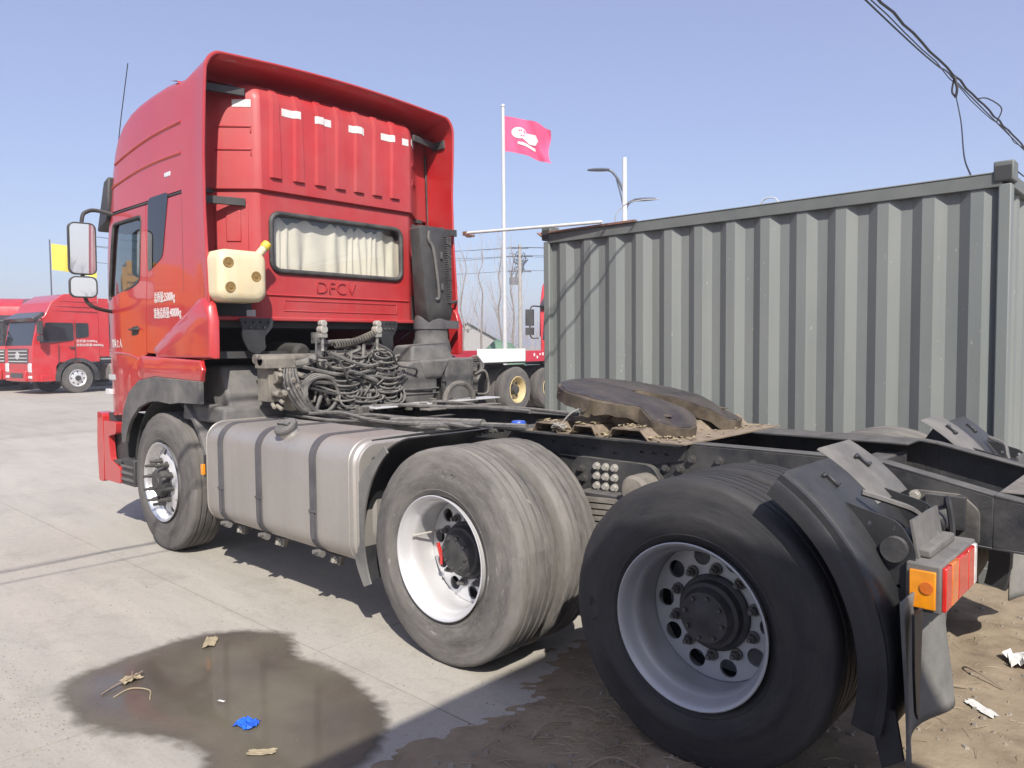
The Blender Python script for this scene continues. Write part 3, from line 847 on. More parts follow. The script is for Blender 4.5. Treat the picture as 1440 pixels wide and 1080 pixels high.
# wire tangle tied round the corrugation
for k in range(3):
    wt = MB(); wt.tube(curve([(1.17+rnd.uniform(-.04, .04), .49+rnd.uniform(-.02, .03), 1.11+rnd.uniform(0, .03)) for i in range(7)], 5), .003, 5)
    part('tie_wire', wt, 'bolt', fwt)
wt = MB(); wt.tube(curve([(1.18, .5, 1.11), (1.10, .47, 1.2), (.98, .42, 1.235), (.90, .40, 1.19)], 6), .0035, 5); part('tie_wire', wt, 'bolt', fwt)
# blue cap on the rail
cp = MB(); cp.lathe([(0, .040), (.008, .043), (.022, .043), (.03, .038), (.033, .02), (.033, 0)], 20)
cap = part('blue_cap', cp, 'blue', TR, loc=(1.57, .38, 1.086), rot=(R(90), 0, 0))
# rear deck strips along the rail tops
part('rail_cover', MB().box((.02, -.25, 1.083), (.75, .20, .012)), 'frame', TR, bevel=.004)

# ---- rear mudguards, arms and lamps, both sides
def arc_sheet(c, r, a0, a1, y0, y1, th=.012, lip=.03, n=18, lipside=1, rnd=0):
    """quarter-round mudguard sheet with rolled lips"""
    mb = MB(); rings = []
    for i in range(n+1):
        a = R(a0+(a1-a0)*i/n); cx, cz = math.cos(a), math.sin(a)
        P = lambda rr, y: (c[0]+rr*cx, y, c[1]+rr*cz)
        hd = [P(r-.006, y1), P(r, y1-.01*lipside)] if not rnd else [P(r-rnd*(1-math.sin(R(q))), y1-lipside*rnd*(1-math.cos(R(q)))) for q in (0, 18, 36, 54, 72, 90)]
        rings.append([P(r-lip, y1)]+hd+[ P(r, y0+.01*lipside), P(r-.006, y0), P(r-lip, y0),
                      P(r-lip, y0+.006*lipside), P(r-th, y0+.008*lipside), P(r-th, y1-.008*lipside), P(r-lip, y1-.006*lipside)])
    mb.loft(rings, closed=True, caps=True)
    return mb
def rear_corner(s):
    k = 'fender'
    g = arc_sheet((0.02, .53), .715, 122, 194, s*.60, s*1.25, th=.010, lip=.093, n=26, lipside=s, rnd=.06)
    mg = part('mudguard', g, k, TR, smooth=40)
    # sheet-metal carrier lying on the guard, inboard, its edge turned up
    lb = arc_sheet((0.02, .53), .722, 118, 140, s*.50, s*.84, th=.006, lip=.008, n=8, lipside=s)
    part('top_plate', lb, 'greyplastic', mg, smooth=40)
    up_ = MB()
    for r_, a_, y_ in ((.721, 129, 1.02), (.730, 127, .66)):
        cx_, cz_ = .02+r_*math.cos(R(a_)), .53+r_*math.sin(R(a_)); rm_ = Matrix.Rotation(R(90-a_), 3, 'Y')
        for dx_, dy_, w1, w2 in ((0, 0, .065, .012), (.022, .012, .012, .034), (-.022, -.012, .012, .034)):
            c_ = Vector((cx_, s*(y_+dy_), cz_))+rm_ @ Vector((dx_, 0, 0)); cl = MB(); cl.box(c_, (w1, w2, .012), rm_); up_.merge(cl)
    part('clip', up_, k, mg, bevel=.002, seg=1, stuff=True)
    # support bracket: two pressed plates and a tube
    for y in (1.06, .70):
        br = MB(); br.panel(rpoly([(-.425, 1.045), (-.66, .985), (-.71, .90), (-.695, .74), (-.63, .70), (-.60, .86), (-.53, .97)], .03), [circ((x, z), .007, 8) for x, z in ((-.50, 1.0), (-.57, .97), (-.645, .965), (-.66, .78), (-.655, .745))], lambda u, v, d, y=y: (u, s*(y-d), v), .008)
        part('bracket', br, 'fender', mg, bevel=.002, seg=1)
    tb_ = MB(); tb_.cyl((-.650, s*1.07, .90), (-.650, s*.44, .90), .036, None, 16); tb_.cyl((-.650, s*1.055, .90), (-.650, s*1.085, .90), .040, None, 18); tb_.box((-.655, s*.47, .92), (.13, .03, .12))
    part('support_tube', tb_, 'frame', mg)
    st = MB(); st.tube(curve([(-.52, s*.98, 1.05), (-.60, s*.93, 1.02), (-.64, s*.80, .97), (-.70, s*.78, .90), (-.74, s*.77, .80)], 5), .011, 6)
    st.box((-.695, s*.88, .93), (.008, .30, .12), Matrix.Rotation(R(10), 3, 'Y'))
    part('brace', st, 'greyplastic', mg)
    cb = MB(); cb.tube(curve([(-.665, s*.50, .955), (-.69, s*.60, .99), (-.71, s*.62, .90), (-.72, s*.66, .80), (-.74, s*.74, .78)], 6), .011, 7)
    part('cable', cb, 'wire', mg)
    # rubber flap, creased
    fl = MB(); rows = []
    for j in range(15):
        t = j/14
        row = []
        for i in range(17):
            u = i/16
            y = .62+.60*u
            x = -.715-.012*t + .035*math.sin(3.0*u*PI+.6+1.6*t)*t*(1-.25*t) + .02*math.sin(7*u+2)*t
            z = .78-(.48-.03*math.sin(u*PI*1.3+.3))*t
            row.append((x, s*y, z))
        rows.append(row)
    fl.loft(rows)
    fo = part('mud_flap', fl, 'flap', TR, smooth=60)
    sm = fo.modifiers.new('solid', 'SOLIDIFY'); sm.thickness = .007
    # stay hanging down behind the lamp, and the turned end of the guard
    sp = MB(); sp.panel([(1.10, .74), (1.19, .74), (1.175, .56), (1.15, .43), (1.125, .40), (1.115, .50)], [], lambda u, v, d: (-.742+d, s*u, v), .008)
    part('stay_plate', sp, 'fender', mg)
    lw = MB(); lw.panel([(-.615, .46), (-.70, .44), (-.725, .30), (-.665, .255)], [], lambda u, v, d: (u, s*(1.215-d), v), .014)
    part('end_flap', lw, 'fender', mg)
    # lamp cluster
    hs = MB(); hs.box((-.735, s*.855, .795), (.10, .45, .15))
    lampo = part('tail_lamp', hs, 'greyplastic', TR, bevel=.006)
    part('side_lens', MB().box((-.735, s*1.084, .792), (.074, .012, .118)), 'amber', lampo, bevel=.003)
    part('side_reflector', MB().cyl((-.748, s*1.088, .80), (-.748, s*1.094, .80), .019, None, 16), 'orangelens', lampo)
    yy = 1.07
    for w_, m_ in ((.075, 'redlens'), (.085, 'orangelens'), (.13, 'redlens'), (.085, 'redlens'), (.04, 'clearlens')):
        part('rear_lens', MB().box((-.790, s*(yy-w_/2), .795), (.014, w_-.004, .136)), m_, lampo, bevel=.004)
        yy -= w_
    part('lamp_arm', MB().box((-.715, s*.86, .885), (.05, .30, .03)), 'greyplastic', lampo, bevel=.008)
rear_corner(1); rear_corner(-1)

# ---- mudguard in front of the mid wheel (behind the fuel tank)
g = MB(); rings = []
cx, cz = WB1, .53
for i in range(21):
    t = i/20
    # leading edge: from the low tip, up along the tank, over to the top plate
    a = R(-22+92*t); r = .60+.035*math.sin(PI*t)
    x = cx+r*math.cos(a); z = cz+r*math.sin(a)
    rings.append([(x, 1.20, z), (x+.012, 1.20, z+.004), (x+.012, .60, z+.004), (x, .60, z)])
g.loft(rings, closed=True, caps=True)
fg = part('mudguard', g, 'fender', TR, smooth=50)
g2 = MB(); rings = []
for i in range(21):
    t = i/20
    a = R(-24+76*t); ri = .585+.02*t; ro = .645+.055*math.sin(PI*min(1, t*1.1))
    ca, sa = math.cos(a), math.sin(a)
    rings.append([(cx+ri*ca, 1.215, cz+ri*sa), (cx+ro*ca, 1.215, cz+ro*sa), (cx+ro*ca, 1.203, cz+ro*sa), (cx+ri*ca, 1.203, cz+ri*sa)])
g2.loft(rings, closed=True, caps=True)
part('rim_lip', g2, 'flap', fg, smooth=50)
part('top_plate', MB().hexa([(1.87, 1.20, 1.055), (1.62, 1.05, 1.10), (1.60, .62, 1.10), (1.87, .62, 1.055)], [(1.87, 1.20, 1.063), (1.62, 1.05, 1.108), (1.60, .62, 1.108), (1.87, .62, 1.063)]), 'fender', fg)

# ---- fuel tank
def tank_section(x, inset=0.):
    return [(x, y, z) for y, z in rrect(.60+inset, .365+inset, 1.235-inset, 1.045-inset, .13-inset*.6, 8)]
tk = MB()
xs = [(3.70, .045), (3.692, .018), (3.68, .004), (3.66, 0), (2.02, 0), (2.0, .004), (1.988, .016), (1.975, .018), (1.968, .022), (1.966, .05)]
tk.loft([tank_section(x, i) for x, i in xs], closed=True, caps=True)
tank = part('fuel_tank', tk, 'tank', TR, smooth=30)
# weld bead round the end, embossed panel on the end plate
wb = MB(); wb.tube([Vector(p) for p in tank_section(2.03, -.001)], .006, 6, closed=True); part('weld_bead', wb, 'tank', tank)
wb = MB(); wb.tube([Vector(p) for p in tank_section(3.665, -.001)], .006, 6, closed=True); part('weld_bead', wb, 'tank', tank)
ep = MB(); ep.loft([[(1.966, y, z) for y, z in rrect(.70, .47, 1.13, .95, .08, 5)], [(1.954, y, z) for y, z in rrect(.72, .49, 1.11, .93, .07, 5)]], closed=True, caps=True)
part('end_emboss', ep, 'tank', tank, smooth=25)
dv = MB(); dv.cyl((1.955, 1.05, .72), (1.93, 1.05, .72), .02, None, 10); dv.box((1.935, 1.05, .67), (.02, .025, .09)); dv.tube(curve([(1.94, 1.05, .72), (1.92, 1.04, .66), (1.93, 1.06, .58), (1.95, 1.05, .52)], 5), .007, 6)
part('drain_valve', dv, 'bolt_dark', tank)
for x in (3.47, 2.98, 2.375):
    st = MB(); w_ = .032; rings = []
    sec = rrect(.594, .359, 1.2415, 1.0515, .136, 8)
    k0 = len(sec)
    out = [(x-w_, y, z) for y, z in sec]; out2 = [(x+w_, y, z) for y, z in sec]
    sec_i = rrect(.598, .363, 1.2365, 1.0465, .131, 8)
    inn = [(x-w_, y, z) for y, z in sec_i]; inn2 = [(x+w_, y, z) for y, z in sec_i]
    st.loft([inn, out, out2, inn2], closed=True)
    so_ = part('tank_strap', st, 'strap', tank, smooth=30)
    cl = MB(); cl.box((x, 1.246, .62), (.068, .006, .012)); cl.box((x, 1.246, .535), (.026, .007, .15))
    part('strap_tongue', cl, 'strap', tank)
    bt = MB(); bt.cyl((x, 1.15, .375), (x, 1.245, .385), .013, None, 8); bt.cyl((x-.03, 1.20, .368), (x+.03, 1.20, .368), .02, None, 10)
    part('strap_bolt', bt, 'nut', tank)
    bk = MB(); bk.panel([(-.06, .0), (.05, .0), (.075, -.055), (-.035, -.055)], [], lambda u, v, d, x=x: (x-.07+u, 1.14-d, .358+v), .03)
    bk.box((x-.05, .82, .345), (.07, .62, .03))
    bko = part('tank_bracket', bk, 'frame_dusty', TR, bevel=.004)
    link('bolt', BOLT['bolt'], bko, (x-.07, 1.142, .33))
fc = MB(); fc.lathe([(-.02, .06), (.0, .06), (.03, .052)], 24)
fil = part('filler_neck', fc, 'tank', tank, loc=(2.74, 1.16, 1.035), rot=(R(58), 0, 0))
fk = MB(); fk.lathe([(.022, .062), (.03, .072), (.05, .074), (.062, .066), (.066, .03), (.066, 0)], 24); fk.box((0, .07, 0), (.11, .02, .03))
part('filler_cap', fk, 'greyplastic', tank, loc=fil.location, rot=fil.rotation_euler, bevel=.004)
# pipes and cable lines along the tank top / rail
rnd = random.Random(11)
for k in range(7):
    y = .50+.022*k; z = 1.055+.012*(k % 3)
    pts = [(3.75-.36*i, y+rnd.uniform(-.025, .025), z+rnd.uniform(-.01, .022)) for i in range(7)]
    mb = MB(); mb.tube(curve(pts, 5), rnd.uniform(.007, .014), 7); part('hose', mb, 'hose', TR)
mb = MB(); mb.tube(curve([(2.1, .66, 1.075), (1.8, .56, 1.09), (1.4, .50, 1.10)], 6), .02, 8); part('hose', mb, 'hose', TR)
mb = MB(); mb.tube(curve([(2.45, .60, 1.07), (2.2, .58, 1.085), (1.7, .54, 1.10)], 6), .032, 10); part('hose', mb, 'hose', TR)
part('amber_marker', MB().box((3.83, 1.19, .70), (.035, .02, .075)), 'amber', TR, bevel=.003)
part('marker_stay', MB().box((3.83, 1.172, .72), (.02, .015, .16)), 'blackplastic', TR)
# ================================================================== CAB
HW = 1.17
def side_y(x, z):
    y = HW - .040*max(0, (z-2.2)/1.2)**2 - .10*max(0, (x-5.25)/.55)**2.5 - .012*max(0, (1.9-z))
    return y
def side_fn(s, off=0.):
    return lambda u, v, d: (u, s*(side_y(u, v)+off-d), v)

# ---- back wall
bw = MB()
xb, xt = 3.83, 3.80
lower = [(.70, 2.69), (-.70, 2.69), (-.70, 1.78), (.70, 1.78)]
win_hole = rrect(-.615, 2.125, .62, 2.555, .075, 6)
bw.panel(lower, [win_hole], lambda u, v, d: (xb+d, u, v), .02, step=.09)
for s in (1, -1):
    levels = [(1.78, xb), (2.69, xb), (2.697, xb+.014), (2.705, xb+.014), (2.715, xt), (3.36, xt), (3.43, xt+.02), (3.475, xt+.07), (3.50, xt+.18)]
    rings = []
    for z, x0 in levels:
        rings.append([(x0, s*.70, z), (x0+.008, s*.725, z), (x0+.03, s*.75, z), (x0+.225, s*.955, z), (x0+.25, s*.985, z), (x0+.27, s*1.03, z), (x0+.30, s*1.14, z)])
    bw.loft(rings)
levels = [(2.69, xb), (2.697, xb+.014), (2.705, xb+.014), (2.715, xt), (3.36, xt), (3.43, xt+.02), (3.475, xt+.07), (3.50, xt+.18)]
bw.loft([[(x0, .70, z), (x0, 0, z), (x0, -.70, z)] for z, x0 in levels])
back = part('cab_back', bw, 'red_back', TR, smooth=45)
# pressed ribs
for y in (.585, .39, .20, .015, -.165, -.35, -.535):
    rb = MB()
    w0, w1 = .055, .042
    def ring(z, x0, w_, p): return [(x0+.004, y+w_, z), (x0-p, y+w_-.018, z), (x0-p, y-w_+.018, z), (x0+.004, y-w_, z)]
    rb.loft([ring(2.80, xt, w0, .0), ring(2.808, xt, w0, .022), ring(3.36, xt, w1, .024), ring(3.425, xt+.02, w1, .024), ring(3.47, xt+.07, w1, .022), ring(3.497, xt+.18, w1, .012)], caps=True)
    part('rib', rb, 'red_back', back, smooth=20)
def chamfer_pt(s, t, z, out=0.0, x0=None):
    """t 0..1 across the bevelled corner of the back wall"""
    x0 = (xt if z > 2.7 else xb) if x0 is None else x0
    a = Vector((x0+.03, s*.75, z)); b = Vector((x0+.225, s*.955, z)); n = Vector((-.72, s*.69, 0))
    return a.lerp(b, t)+n*out
def chamfer_box(s, t0, t1, z0, z1, out, name, m):
    mb = MB()
    q = [chamfer_pt(s, t, z, o) for o in (-.002, out) for t, z in ((t0, z0), (t1, z0), (t1, z1), (t0, z1))]
    mb.hexa([q[0], q[1], q[5], q[4]], [q[3], q[2], q[6], q[7]])
    return part(name, mb, m, back, bevel=min(.006, out*.6))
for s in (1, -1):
    for z in (3.155, 2.99):
        chamfer_box(s, .02, .95, z, z+.016, .008, 'pressed_line', 'red_back')
        chamfer_box(s, .02, .06, z-.04, z-.001, .008, 'pressed_line', 'red_back')
    chamfer_box(s, .10, .95, 2.20, 2.60, .008, 'access_panel', 'red_back')
    chamfer_box(s, .28, .66, 2.33, 2.56, .016, 'access_cover', 'red_back')
RIBS = (.585, .39, .20, .015, -.165, -.35, -.535)
def wall_x(y, z=3.3):
    w1 = .0445
    for c in RIBS:
        d = abs(y-c)
        if d < w1: return xt-.024*min(1, (w1-d)/.018)
    return xt
for y in (.485, .20, -.115, -.42, -.665):
    tp = MB(); ys = [y+.042-(.15 if y > -.6 else .07)*i/40 for i in range(41)]
    tp.loft([[(wall_x(q)-.002, q, z) for q in ys] for z in (3.278, 3.334)])
    part('reflective_tape', tp, 'tape', back)
for s in (1, -1):
    chamfer_box(s, .02 if s > 0 else .0, .50, 3.30, 3.355, .003, 'reflective_tape', 'tape')
part('reflective_tape', MB().box((4.085, -1.0, 3.15), (.003, .04, .11), Matrix.Rotation(R(-12), 3, 'Z')), 'tape', back)
# embossed frame and lettering under the window
def bar_frame(y0, y1, z0, z1, w_, p, x0=xb):
    mb = MB()
    for c, d in (((x0, (y0+y1)/2, z0), (p, abs(y1-y0)+w_, w_)), ((x0, (y0+y1)/2, z1), (p, abs(y1-y0)+w_, w_)), ((x0, y0, (z0+z1)/2), (p, w_, abs(z1-z0)-w_)), ((x0, y1, (z0+z1)/2), (p, w_, abs(z1-z0)-w_))): mb.box(c, d)
    return mb
part('pressed_line', bar_frame(.52, -.56, 1.83, 1.91, .010, .010), 'red_back', back, bevel=.003)
pr = MB(); pr.hexa([(xb-.0, .66, 1.93), (xb, -.69, 1.93), (xb+.01, -.69, 1.93), (xb+.01, .66, 1.93)], [(xb-.012, .66, 1.945), (xb-.012, -.69, 1.945), (xb+.01, -.69, 1.96), (xb+.01, .66, 1.96)])
part('pressed_line', pr, 'red_back', back)
me = text_mesh('embossed_lettering', 'DFCV', .135, 'red_back', .006, bold=-.002, sx=1.12)
o = link('embossed_lettering', me, back, (xb-.004, .245, 1.975)); o.rotation_euler = (R(90), 0, R(-90))
me2 = text_mesh('lettering_groove', 'DFCV', .135, 'red_back', .0045, bold=.004, sx=1.12)
# lower lip of the wall
part('back_sill', MB().box((3.86, 0, 1.765), (.10, 2.2, .03)), 'red_back', TR, bevel=.008)
part('sill_trim', MB().box((3.98, .90, 1.80), (.05, .40, .06), Matrix.Rotation(R(-38), 3, 'Z')), 'galv', TR, bevel=.006)
# rear window: seal, pane, curtain
rw = MB(); rw.tube([(xb-.006, y, z) for y, z in rrect(-.615, 2.125, .62, 2.555, .075, 6)], .021, 8, closed=True)
rwo = part('rear_window', rw, 'seal', TR, smooth=60)
pn = MB(); pn.panel(rrect(-.61, 2.13, .615, 2.55, .07, 6), [], lambda u, v, d: (xb+.004+d, u, v), .004)
part('pane', pn, 'glass_back', rwo)
cu = MB(); rows = []
rnd = random.Random(3)
for j in range(9):
    t = j/8; row = []
    for i in range(121):
        u = i/120
        y = .64-1.30*u
        amp = .008+.007*t
        ph = 6.0*math.sin(u*9)+u*88
        zt = 2.515 + .018*math.sin(u*31+.7*math.sin(u*57)) + .012*math.sin(u*77) - (.03*max(0, (u-.8)/.2))
        x = xb+.055+amp*math.sin(ph)+.012*math.sin(u*23+t*1.5)*.6
        row.append((x, y+.01*math.sin(t*3+u*40), zt*(1-t)+2.09*t))
    rows.append(row)
cu.loft(rows)
part('curtain', cu, 'curtain', rwo, smooth=80)
pelm = MB(); rows = []
for j in range(2):
    rows.append([(xb+.10+.008*math.sin(i*.9), .64-1.30*i/80, 2.60-.45*j) for i in range(81)])
pelm.loft(rows); part('curtain_lining', pelm, 'interior_grey', rwo, smooth=80)
# ---- sides
for s in (1, -1):
    dn = [(4.722, 2.655), (4.722, 2.15), (4.735, 2.05), (4.79, 1.505), (4.90, 1.47), (5.03, 1.38), (5.16, 1.24), (5.25, 1.12), (5.33, 1.0), (5.74, .97), (5.785, 1.25), (5.79, 1.60), (5.76, 1.93), (5.62, 2.30), (5.475, 2.655)]
    hole = rpoly([(4.805, 2.585), (4.865, 2.085), (5.00, 2.05), (5.585, 1.965), (5.475, 2.29), (5.385, 2.585)], .05, 4)
    db = MB(); db.panel(dn, [hole], side_fn(s), .045, step=.075)
    door = part('door', db, 'red', TR, smooth=30)
    gl = MB(); gl.panel(hole, [], side_fn(s, -.02), .004, step=.1); part('door_pane', gl, 'glass', door)
    sl = MB(); sl.tube([Vector(side_fn(s, -.006)(u, v, 0)) for u, v in hole], .013, 6, closed=True); part('window_seal', sl, 'seal', door)
    hd = MB(); hd.panel(rpoly([(4.92, 1.735), (5.06, 1.725), (5.05, 1.655), (4.93, 1.665)], .02), [], side_fn(s, .003), .006)
    hd.hexa([(4.90, s*1.172, 1.70), (5.045, s*1.172, 1.695), (5.045, s*1.20, 1.698), (4.91, s*1.195, 1.70)], [(4.90, s*1.172, 1.715), (5.045, s*1.172, 1.712), (5.045, s*1.20, 1.712), (4.91, s*1.195, 1.714)])
    part('door_handle', hd, 'blackplastic', door, bevel=.003)
    # sloping swage on the door
    sw = MB(); sw.tube(curve([side_fn(s, -.003)(u, v, 0) for u, v in ((4.80, 1.44), (5.1, 1.50), (5.4, 1.52), (5.74, 1.50))], 4), .009, 6); part('swage_line', sw, 'red', door)
    # panel behind the door
    pb = [(4.712, 2.655), (4.095, 2.655), (4.095, 2.03), (4.00, 1.90), (3.80, 1.74), (3.80, 1.47), (4.78, 1.52), (4.726, 2.05), (4.712, 2.15)]
    qh = rpoly([(4.655, 2.64), (4.325, 2.64), (4.435, 2.245), (4.66, 2.16)], .05, 4)
    q = MB(); q.panel(pb, [qh], side_fn(s), .03, step=.075)
    sp = part('side_panel', q, 'red', TR, smooth=30)
    qg = MB(); qg.panel(rpoly([(4.668, 2.70), (4.31, 2.70), (4.425, 2.235), (4.70, 2.135)], .05, 4), [], side_fn(s, .004), .006, step=.1)
    qo = part('quarter_pane', qg, 'glass_dark', sp)
    qb = MB(); qb.panel(rpoly([(4.66, 2.65), (4.32, 2.65), (4.43, 2.24), (4.665, 2.155)], .05, 4), [], side_fn(s, -.032), .004, step=.1); part('quarter_shade', qb, 'interior_grey', sp)
    # lower corner bulge carried back to the fairing, with a fold line
    bl = MB()
    def BP(u, v, o): return (u, s*(HW-.004+o), v)
    outer = [(3.655, 1.475), (3.65, 1.74), (3.69, 1.85), (3.76, 1.91), (3.86, 1.90), (4.05, 1.815), (4.40, 1.665), (4.66, 1.545), (4.60, 1.475)]
    inn = [(3.672, 1.488), (3.668, 1.735), (3.71, 1.825), (3.77, 1.865), (3.85, 1.855), (4.02, 1.775), (4.34, 1.635), (4.50, 1.545), (4.46, 1.488)]
    bl.loft([[BP(u, v, -.04) for u, v in outer], [BP(u, v, .0) for u, v in outer], [BP(u, v, .030) for u, v in inn]], closed=True, caps=True)
    part('corner_bulge', bl, 'red', sp, smooth=35, bevel=.008)
    # high side + roof in one skin is made below; mid strip seam
    part('roof_seam', MB().tube([side_fn(s, -.012)(u, 2.672, 0) for u in (4.10, 4.5, 4.9, 5.2, 5.45)], .012, 6), 'seal', sp)
    # wheel arch trim and black fender
    at = MB()
    tr_o = [(4.80, 1.495), (3.79, 1.465), (3.745, 1.40), (3.80, 1.315), (4.55, 1.335), (4.85, 1.30), (5.05, 1.20), (5.22, 1.02), (5.30, .86), (5.37, .86), (5.30, 1.06), (5.18, 1.23), (5.04, 1.375), (4.90, 1.465)]
    at.panel(tr_o, [], lambda u, v, d: (u, s*(HW+.03-.05*max(0, (u-5.0)/.4)**2-d + .018*math.sin(max(0, min(1, (v-1.31)/.18))*PI)*(u < 4.8)), v), .035, step=.07)
    part('arch_trim', at, 'red', TR, smooth=40, bevel=.008)
    fd = MB()
    fo = [(3.79, 1.318), (4.55, 1.335), (4.85, 1.30), (5.05, 1.20), (5.22, 1.02), (5.30, .86), (5.28, .78), (5.17, .78), (5.13, .86), (5.02, .98), (4.86, 1.085), (4.66, 1.14), (4.5, 1.15), (4.28, 1.14), (4.14, 1.155), (3.79, 1.16)]
    fd.panel(fo, [], lambda u, v, d: (u, s*(HW+.045-.05*max(0, (u-5.0)/.4)**2-d), v), .03, step=.08)
    f_ = part('wheel_fender', fd, 'greyplastic', TR, smooth=40, bevel=.004)
    # inner liner
    li = arc_sheet((WB2, .53), .66, 8, 172, s*.66, s*1.13, lip=.004, lipside=s)
    part('fender_liner', li, 'blackplastic', f_, smooth=50)
    # rear leg of the front mudguard and its tower
    rl = arc_sheet((WB2, .53), .70, 118, 190, s*.72, s*1.14, lip=.04, lipside=s)
    part('mudguard', rl, 'greyplastic', TR, smooth=50)
    tw = MB(); tw.hexa([(4.36, s*1.02, 1.05), (3.72, s*1.02, 1.05), (3.72, s*.62, 1.05), (4.36, s*.62, 1.05)], [(4.32, s*.98, 1.42), (3.95, s*.98, 1.42), (3.95, s*.66, 1.42), (4.32, s*.66, 1.42)])
    tw.hexa([(4.30, s*1.12, 1.02), (3.66, s*1.12, 1.02), (3.66, s*.62, 1.02), (4.30, s*.62, 1.02)], [(4.30, s*1.10, 1.16), (3.68, s*1.10, 1.13), (3.68, s*.62, 1.13), (4.30, s*.62, 1.16)])
    part('guard_tower', tw, 'greyplastic', TR, bevel=.025, seg=3)
    # step box and bumper corner
    bp = MB(); bp.panel(rpoly([(5.93, .38), (5.82, .38), (5.79, .66), (5.80, .98), (5.92, 1.0), (5.95, .7)], .025), [], lambda u, v, d: (u, s*(1.155-d), v), .10, step=.1)
    bmp = part('bumper_corner', bp, 'red', TR, smooth=40, bevel=.006)
    stp = MB(); stp.panel(rpoly([(5.745, .41), (5.40, .41), (5.40, .545), (5.60, .60), (5.635, .80), (5.47, .83), (5.45, .93), (5.735, .93)], .02), [], lambda u, v, d: (u, s*(1.17-d), v), .05)
    part('step', stp, 'red', TR, bevel=.008)
    part('step_mesh', MB().box((5.26, s*1.10, .52), (.26, .12, .22)), 'blackplastic', TR, bevel=.01)
    for k in range(3): part('step_bar', MB().box((5.26, s*1.165, .46+.055*k), (.24, .014, .018)), 'greyplastic', TR)
    part('step_gap_fill', MB().box((5.60, s*1.02, .70), (.42, .16, .58)), 'interior', TR)  # solid dark box, its colour giving the shade in the gap
    part('step_tread', MB().box((5.46, s*1.10, .585), (.22, .12, .03)), 'blackplastic', TR)
    part('step_back', MB().box((5.37, s*.92, .72), (.50, .04, .5)), 'blackplastic', TR)
    part('bumper_lens', MB().box((5.70, s*1.125, 1.18), (.10, .03, .05)), 'clearlens', bmp, bevel=.005)
    # mirrors
    mr = MB()
    mr.tube(curve([(5.40, s*1.10, 2.655), (5.44, s*1.25, 2.69), (5.43, s*1.34, 2.675), (5.42, s*1.39, 2.60), (5.425, s*1.395, 2.3), (5.425, s*1.39, 2.0), (5.44, s*1.32, 1.90), (5.52, s*1.12, 1.86)], 6), .016, 8)
    mo = part('mirror_arm', mr, 'blackplastic', TR)
    def mirror(zc, h, w_, yaw, tilt):
        Mx = Matrix.Translation((5.42, s*1.40, zc)) @ Matrix.Rotation(s*R(yaw), 4, 'Z') @ Matrix.Rotation(R(tilt), 4, 'Y')
        b_ = MB(); loops = []
        for x, i in ((.075, .05), (.05, .012), (0, 0), (-.035, .0), (-.04, .006)):
            loops.append([(x, y, z) for y, z in rrect(-w_/2+i, -h/2+i, w_/2-i, h/2-i, .05-i*.5, 5)])
        loops.append([(-.034, y, z) for y, z in rrect(-w_/2+.014, -h/2+.014, w_/2-.014, h/2-.014, .04, 5)])
        b_.loft(loops, closed=True, caps=True); b_.xform(Mx)
        part('mirror_housing', b_, 'blackplastic', mo, smooth=40)
        g_ = MB(); g_.panel(rrect(-w_/2+.012, -h/2+.012, w_/2-.012, h/2-.012, .04, 5), [], lambda u, v, d: (-.0385+d-.0, u, v), .002); g_.xform(Mx)
        part('mirror_glass', g_, 'mirror', mo)
    mirror(2.365, .42, .205, -6, -2.2); mirror(2.055, .175, .205, -9, -1)
    # outer visor end
    vz = MB(); vz.hexa([(5.46, s*1.185, 2.62), (5.76, s*1.16, 2.56), (5.74, s*.85, 2.56), (5.46, s*.85, 2.66)], [(5.46, s*1.165, 2.99), (5.60, s*1.15, 2.97), (5.60, s*.85, 2.97), (5.46, s*.85, 3.0)])
    vz.box((5.43, s*1.09, 2.66), (.14, .05, .10))
    part('sun_visor_end', vz, 'blackplastic', TR, bevel=.015)
part('sun_visor', MB().hexa([(5.74, .86, 2.57), (5.74, -.86, 2.57), (5.71, -.86, 2.57), (5.71, .86, 2.57)], [(5.59, .86, 2.96), (5.59, -.86, 2.96), (5.56, -.86, 2.96), (5.56, .86, 2.96)]), 'blackplastic', TR)
# ---- high roof skin
stations = [(3.93, 3.455), (4.1, 3.49), (4.35, 3.51), (4.64, 3.50), (4.86, 3.482), (5.02, 3.452), (5.16, 3.40), (5.27, 3.325), (5.35, 3.22), (5.41, 3.09), (5.45, 2.95), (5.49, 2.80), (5.51, 2.70)]
rs = []
for x, zt in stations:
    yl = side_y(x, 2.69)
    r_ = min(.085, max(.004, (zt-2.69)*.45))
    prof = [(yl, 2.685)]
    for k in range(1, 4): prof.append((yl-.006*k, 2.685+(zt-r_-2.685)*k/3))
    yc = yl-.018
    for k in range(1, 7):
        a = R(15*k); prof.append((yc-r_*(1-math.cos(a))*1.15, zt-r_+r_*math.sin(a)))
    prof.append((.6, zt+.012)); prof.append((0, zt+.02))
    full = [(x, y, z) for y, z in prof]+[(x, -y, z) for y, z in reversed(prof[:-1])]
    rs.append(full)
rf = MB(); rf.loft(rs)
rf.add([p for p in rs[-1]], [tuple(range(len(rs[-1])))])
roof = part('high_roof', rf, 'red', TR, smooth=50)
